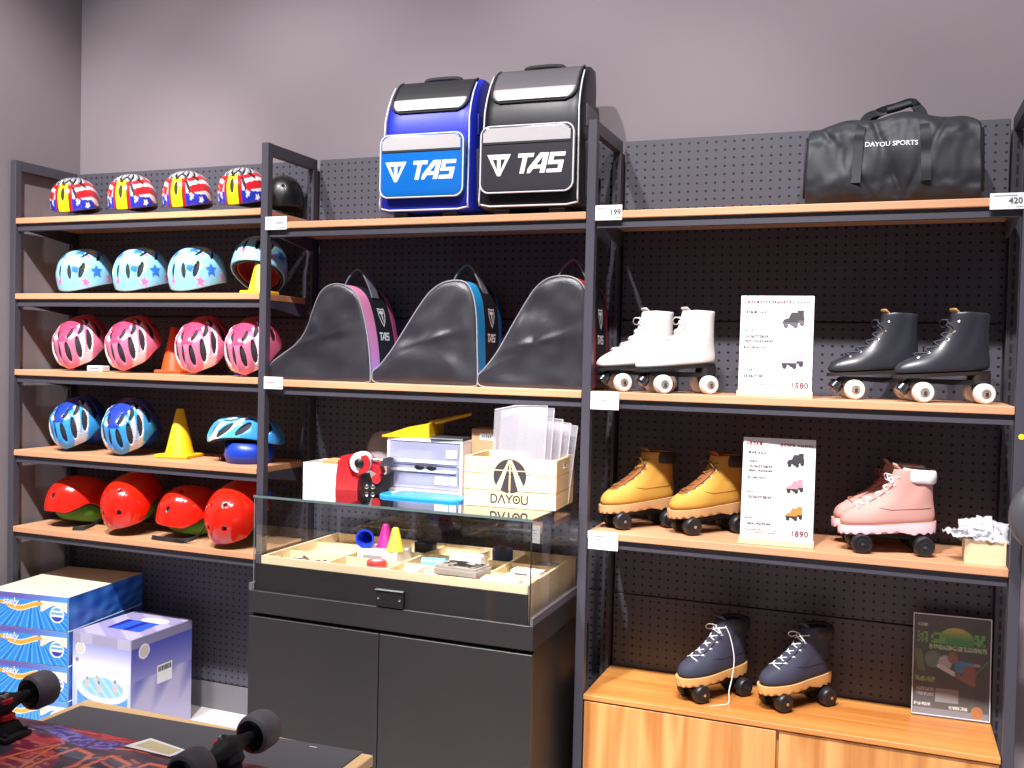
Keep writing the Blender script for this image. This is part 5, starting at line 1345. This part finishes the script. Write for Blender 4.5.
# upturned skateboard
t = thing('skateboard', 'upturned skateboard with dark red graphic and black wheels on the table', 'skateboard', (-.310, -1.670, TH+.0026), R(.6))
ZB = .040
def deckz(x): k = max(0, abs(x)-.275); return ZB-1.3*k*k
NX, NY = 240, 72; b = MB(); V = []
def hw(x):
    e = max(0, (abs(x)-.30)/.118); return .101*math.sqrt(max(0, 1-e**2.4)) if e < 1 else 0.
xs_ = [-.418+.836*i/NX for i in range(NX+1)]
rr = []
for x in xs_:
    h_ = max(hw(x), .004); rr.append([(x, -h_+2*h_*j/NY, deckz(x)-.010*(abs(-1+2*j/NY))**2.5*(1 if abs(x) < .3 else max(0, 1-(abs(x)-.3)*9))) for j in range(NY+1)])
b.loft(rr, False, False, closed=False); dk = b.build('deck', [paintmat('gloss deck print', .28, .25), woodmat('maple ply edge', '#b98a58', '#8a5a34', 'X')], t, smooth=True, recalc=True)
md = dk.modifiers.new('solid', 'SOLIDIFY'); md.thickness = .010; md.offset = -1; md.material_offset_rim = 1
rnd = random.Random(21)
LN = []
def letter(ox, oy, sc_, sh, segs):
    for l in segs:
        for a, c in zip(l, l[1:]): LN.append(((ox+(a[0]+sh*a[1])*sc_, oy+a[1]*sc_), (ox+(c[0]+sh*c[1])*sc_, oy+c[1]*sc_)))
AL = {'A': [[(0, 0), (.35, 1), (.7, 0)], [(.15, .35), (.55, .35)]], 'D': [[(0, 0), (0, 1), (.45, .9), (.6, .5), (.45, .1), (0, 0)]], 'R': [[(0, 0), (0, 1), (.55, .85), (.5, .5), (0, .5)], [(.2, .5), (.65, 0)]], 'E': [[(.6, 1), (0, 1), (0, 0), (.6, 0)], [(0, .5), (.45, .5)]]}
for i, ch in enumerate('ADRE'): letter(-.185+i*.078, -.092, .105, .25, AL[ch])
SC = [((x0 := rnd.uniform(-.40, .1), y0 := rnd.uniform(-.095, .085)), (x0+rnd.uniform(.02, .09), y0+rnd.uniform(-.03, .03))) for _ in range(44)]
BLB = [(rnd.uniform(-.22, -.04), rnd.uniform(.035, .085), rnd.uniform(.006, .018)) for _ in range(16)]
def deckpaint(x, y, z):
    d = min((seg_d(x, y, a, c) for a, c in LN), default=9)
    if d < .0042: return '#f0805c'
    if d < .0062: return '#7a2a3a'
    n = noise.noise((x*9, y*14, .5)); n2 = noise.noise((x*26+4, y*30, 2.))
    if abs(y-.062-.02*math.sin(x*20)) < .020 and -.23 < x < -.02:
        q = noise.noise((x*60, y*70, 7.))
        if abs(q) < .10: return '#8f86e0'
        return '#3a3a9a' if q > -.2 else '#2a2660'
    if .06 < y+.03*n and -.02 < x < .2: return '#b0705a' if n2 > 0 else '#8a4a54'
    for a, c in SC:
        if abs(x-a[0]) < .12 and seg_d(x, y, a, c) < .0026: return '#e07868'
    if n > .14: return '#96304e' if n2 > -.1 else '#d8505a'
    if n < -.30: return '#2c2240'
    return '#4c404c' if n2 > -.25 else '#382e38'
paint(dk, deckpaint)
b = MB(); P = [(-.012, .052), (.006, .098), (.102, .080), (.090, .048)]; 
b.loft([[(x, y, ZB+.0006) for x, y in P], [(x, y, ZB+.0010) for x, y in P]]); st = b.build('white_sticker', M_white, t)
b = MB(); b.loft([[(x, y, ZB+.0011) for x, y in [(.004, .060), (.012, .090), (.090, .077), (.083, .054)]], [(x, y, ZB+.0013) for x, y in [(.004, .060), (.012, .090), (.090, .077), (.083, .054)]]]); b.build('sticker_print', mat('sand print', '#d8c69a', .5), st)
M_trk = mat('black truck metal', '#222022', .5, .2, .4); M_wh = mat('charcoal urethane', '#5a555a', .55); M_core = mat('gloss black core', '#0e0e10', .12, coat=.5)
for s in (-1, 1):
    x0 = s*.243; AZ = ZB+.056; k_ = -s
    b = MB(); b.box(x0-.045, -.029, ZB+.0006, x0+.045, .029, ZB+.010, .003, 2); b.loft([[(x0-.020+k_*.012, -.024, ZB+.010), (x0+.020+k_*.012, -.024, ZB+.010), (x0+.020+k_*.012, .024, ZB+.010), (x0-.020+k_*.012, .024, ZB+.010)], [(x0-.014+k_*.016, -.014, ZB+.030), (x0+.012+k_*.016, -.014, ZB+.030), (x0+.012+k_*.016, .014, ZB+.030), (x0-.014+k_*.016, .014, ZB+.030)]])
    tk = b.build('truck_baseplate', M_trk, t, smooth=True, angle=35)
    for sx in (-1, 1):
        for sy in (-1, 1): b = MB(); b.cyl((x0+sx*.036, sy*.021, ZB+.0101), (x0+sx*.036, sy*.021, ZB+.0155), .0045, n=6); b.build('bolt', M_trk, tk)
    b = MB(); b.cyl((x0+k_*.018, 0, ZB+.012), (x0+k_*.006, 0, ZB+.078), .005, n=12); b.build('kingpin', M_trk, tk)
    for q0, q1 in ((.030, .042), (.058, .068)):
        f = lambda q: (x0+k_*(.018-.012*(q-.012)/.066), 0, ZB+q)
        b = MB(); b.lathe([(.012, 0), (.0155, .002), (.0155, q1-q0-.002), (.012, q1-q0)], f(q0), Vector(f(q1))-Vector(f(q0)), 22); b.build('bushing', mat('red urethane bushing', '#c01424', .35), tk, smooth=True, angle=40)
    f = lambda q: (x0+k_*(.018-.012*(q-.012)/.066), 0, ZB+q)
    b = MB(); b.lathe([(.009, 0), (.009, .007), (.005, .008)], f(.069), Vector(f(.078))-Vector(f(.069)), 6); b.build('kingpin_nut', M_chrome, tk)
    b = MB(); prof = [(.0085, -.066), (.0095, -.05), (.013, -.03), (.020, -.012), (.022, 0), (.020, .012), (.013, .03), (.0095, .05), (.0085, .066)]
    b.lathe(prof, (x0, 0, AZ), (0, 1, 0), 20); b.lathe([(.011, 0), (.013, .01), (.021, .016), (.021, .028)], (x0-k_*.02, 0, ZB+.022), (k_*.5, 0, .8), 16)
    b.cyl((x0, -.100, AZ), (x0, .100, AZ), .004, n=10); b.build('truck_hanger', M_trk, t, smooth=True, angle=40)
    for sy in (-1, 1):
        yc = sy*.0855; wr = .033
        b = MB(); b.lathe([(.020, -.0235), (.026, -.0245), (.0305, -.021), (wr, -.014), (wr, .014), (.0305, .021), (.026, .0245), (.020, .0235)], (x0, yc, AZ), (0, 1, 0), 48); wl = b.build('wheel', M_wh, t, smooth=True, angle=30)
        for sf in (-1, 1):
            b = MB(); b.lathe([(.0255, 0), (.0255, .0006), (.021, .0014), (.019, -.001), (.011, -.001), (.011, .0012), (.006, .0012), (.006, 0)], (x0, yc+sf*.0242, AZ), (0, sf, 0), 32); co_ = b.build('core', M_core, wl, smooth=True, angle=25)
        b = MB()
        b.cyl((x0, yc+sy*.0255, AZ), (x0, yc+sy*.034, AZ), .0065, n=6); b.build('axle_nut', M_chrome, wl)

# ------------------------------------------------------------------ right hand edge
t = mk_helmet('grey_helmet', 'dark grey smooth helmet hanging on the last upright frame', 'helmet', None, {}, mat('satin dark grey shell', '#4a4a4e', .45), None, mirror([(30, 60, 4, 4, 0)]), .092, .097, .097, .10, lambda q: 95)
t.location = (1.293, -.020, 1.106); t.rotation_euler = (R(90), 0, R(12))
b = MB(); b.tube(spline([(0, .062, .0), (0, .085, -.004), (0, .10, .0)], 4), .003, 6); b.build('hanging_loop', M_strap, t)
t = thing('yellow_sticker', 'small yellow sticker on the last upright post', 'sticker', (1.247, -.0003, 1.31))
b = MB(); b.lathe([(.008, 0), (.008, .0008), (.0, .0009)], (0, 0, 0), (0, -1, 0), 20, cap=False); b.build('dot', mat('lemon sticker', '#d8d22a', .5), t)

# ------------------------------------------------------------------ light
w = bpy.data.worlds.new('shop ambience'); sc.world = w; w.use_nodes = True
w.node_tree.nodes['Background'].inputs[0].default_value = (.86, .84, 1., 1); w.node_tree.nodes['Background'].inputs[1].default_value = .17
def spot(name, loc, target, power, ang=62, blend=.5, col=(1., .968, .972), rad=.045):
    l = bpy.data.lights.new(name, 'SPOT'); l.energy = power; l.spot_size = R(ang); l.spot_blend = blend; l.color = col; l.shadow_soft_size = rad
    o = bpy.data.objects.new(name, l); COL.objects.link(o); o.location = loc
    o.rotation_euler = (Vector(target)-Vector(loc)).to_track_quat('-Z', 'Y').to_euler()
for (x, p) in ((-1.90, 330), (-.78, 330), (.35, 300), (1.25, 190)):
    spot('track_spot', (x, -2.0, 4.15), (x+.1, .1, 1.2), p, 70, .5)
for (x, tx, tz, p, a) in ((-.85, -2.45, 1.5, 520, 48), (-1.75, -1.85, .95, 330, 36), (-.60, -.52, .80, 760, 25), (.25, .45, .75, 390, 34), (.95, .95, .62, 380, 34)):
    spot('accent_spot', (x, -2.05, 4.1), (tx, -.1, tz), p, a, .6)

# ------------------------------------------------------------------ camera
cam = bpy.data.cameras.new('camera'); cam.sensor_width = 36.; cam.lens = 963.5117*36/1024; cam.clip_start = .02
co = bpy.data.objects.new('camera', cam); COL.objects.link(co)
r_ = Vector((0.9318659, 0.36204764, 0.02339775)); d_ = Vector((0.03210489, -0.01805172, -0.99932148)); f_ = Vector((-0.36137961, 0.93198479, -0.02844528))
M = Matrix((r_, -d_, -f_)).transposed().to_4x4(); M.translation = Vector((0.89903, -2.93246, 1.49531)); co.matrix_world = M
sc.camera = co
sc.view_settings.view_transform = 'Standard'; sc.view_settings.look = 'None'; sc.view_settings.gamma = 1.; sc.view_settings.exposure = 0.; sc.view_settings.use_curve_mapping = False
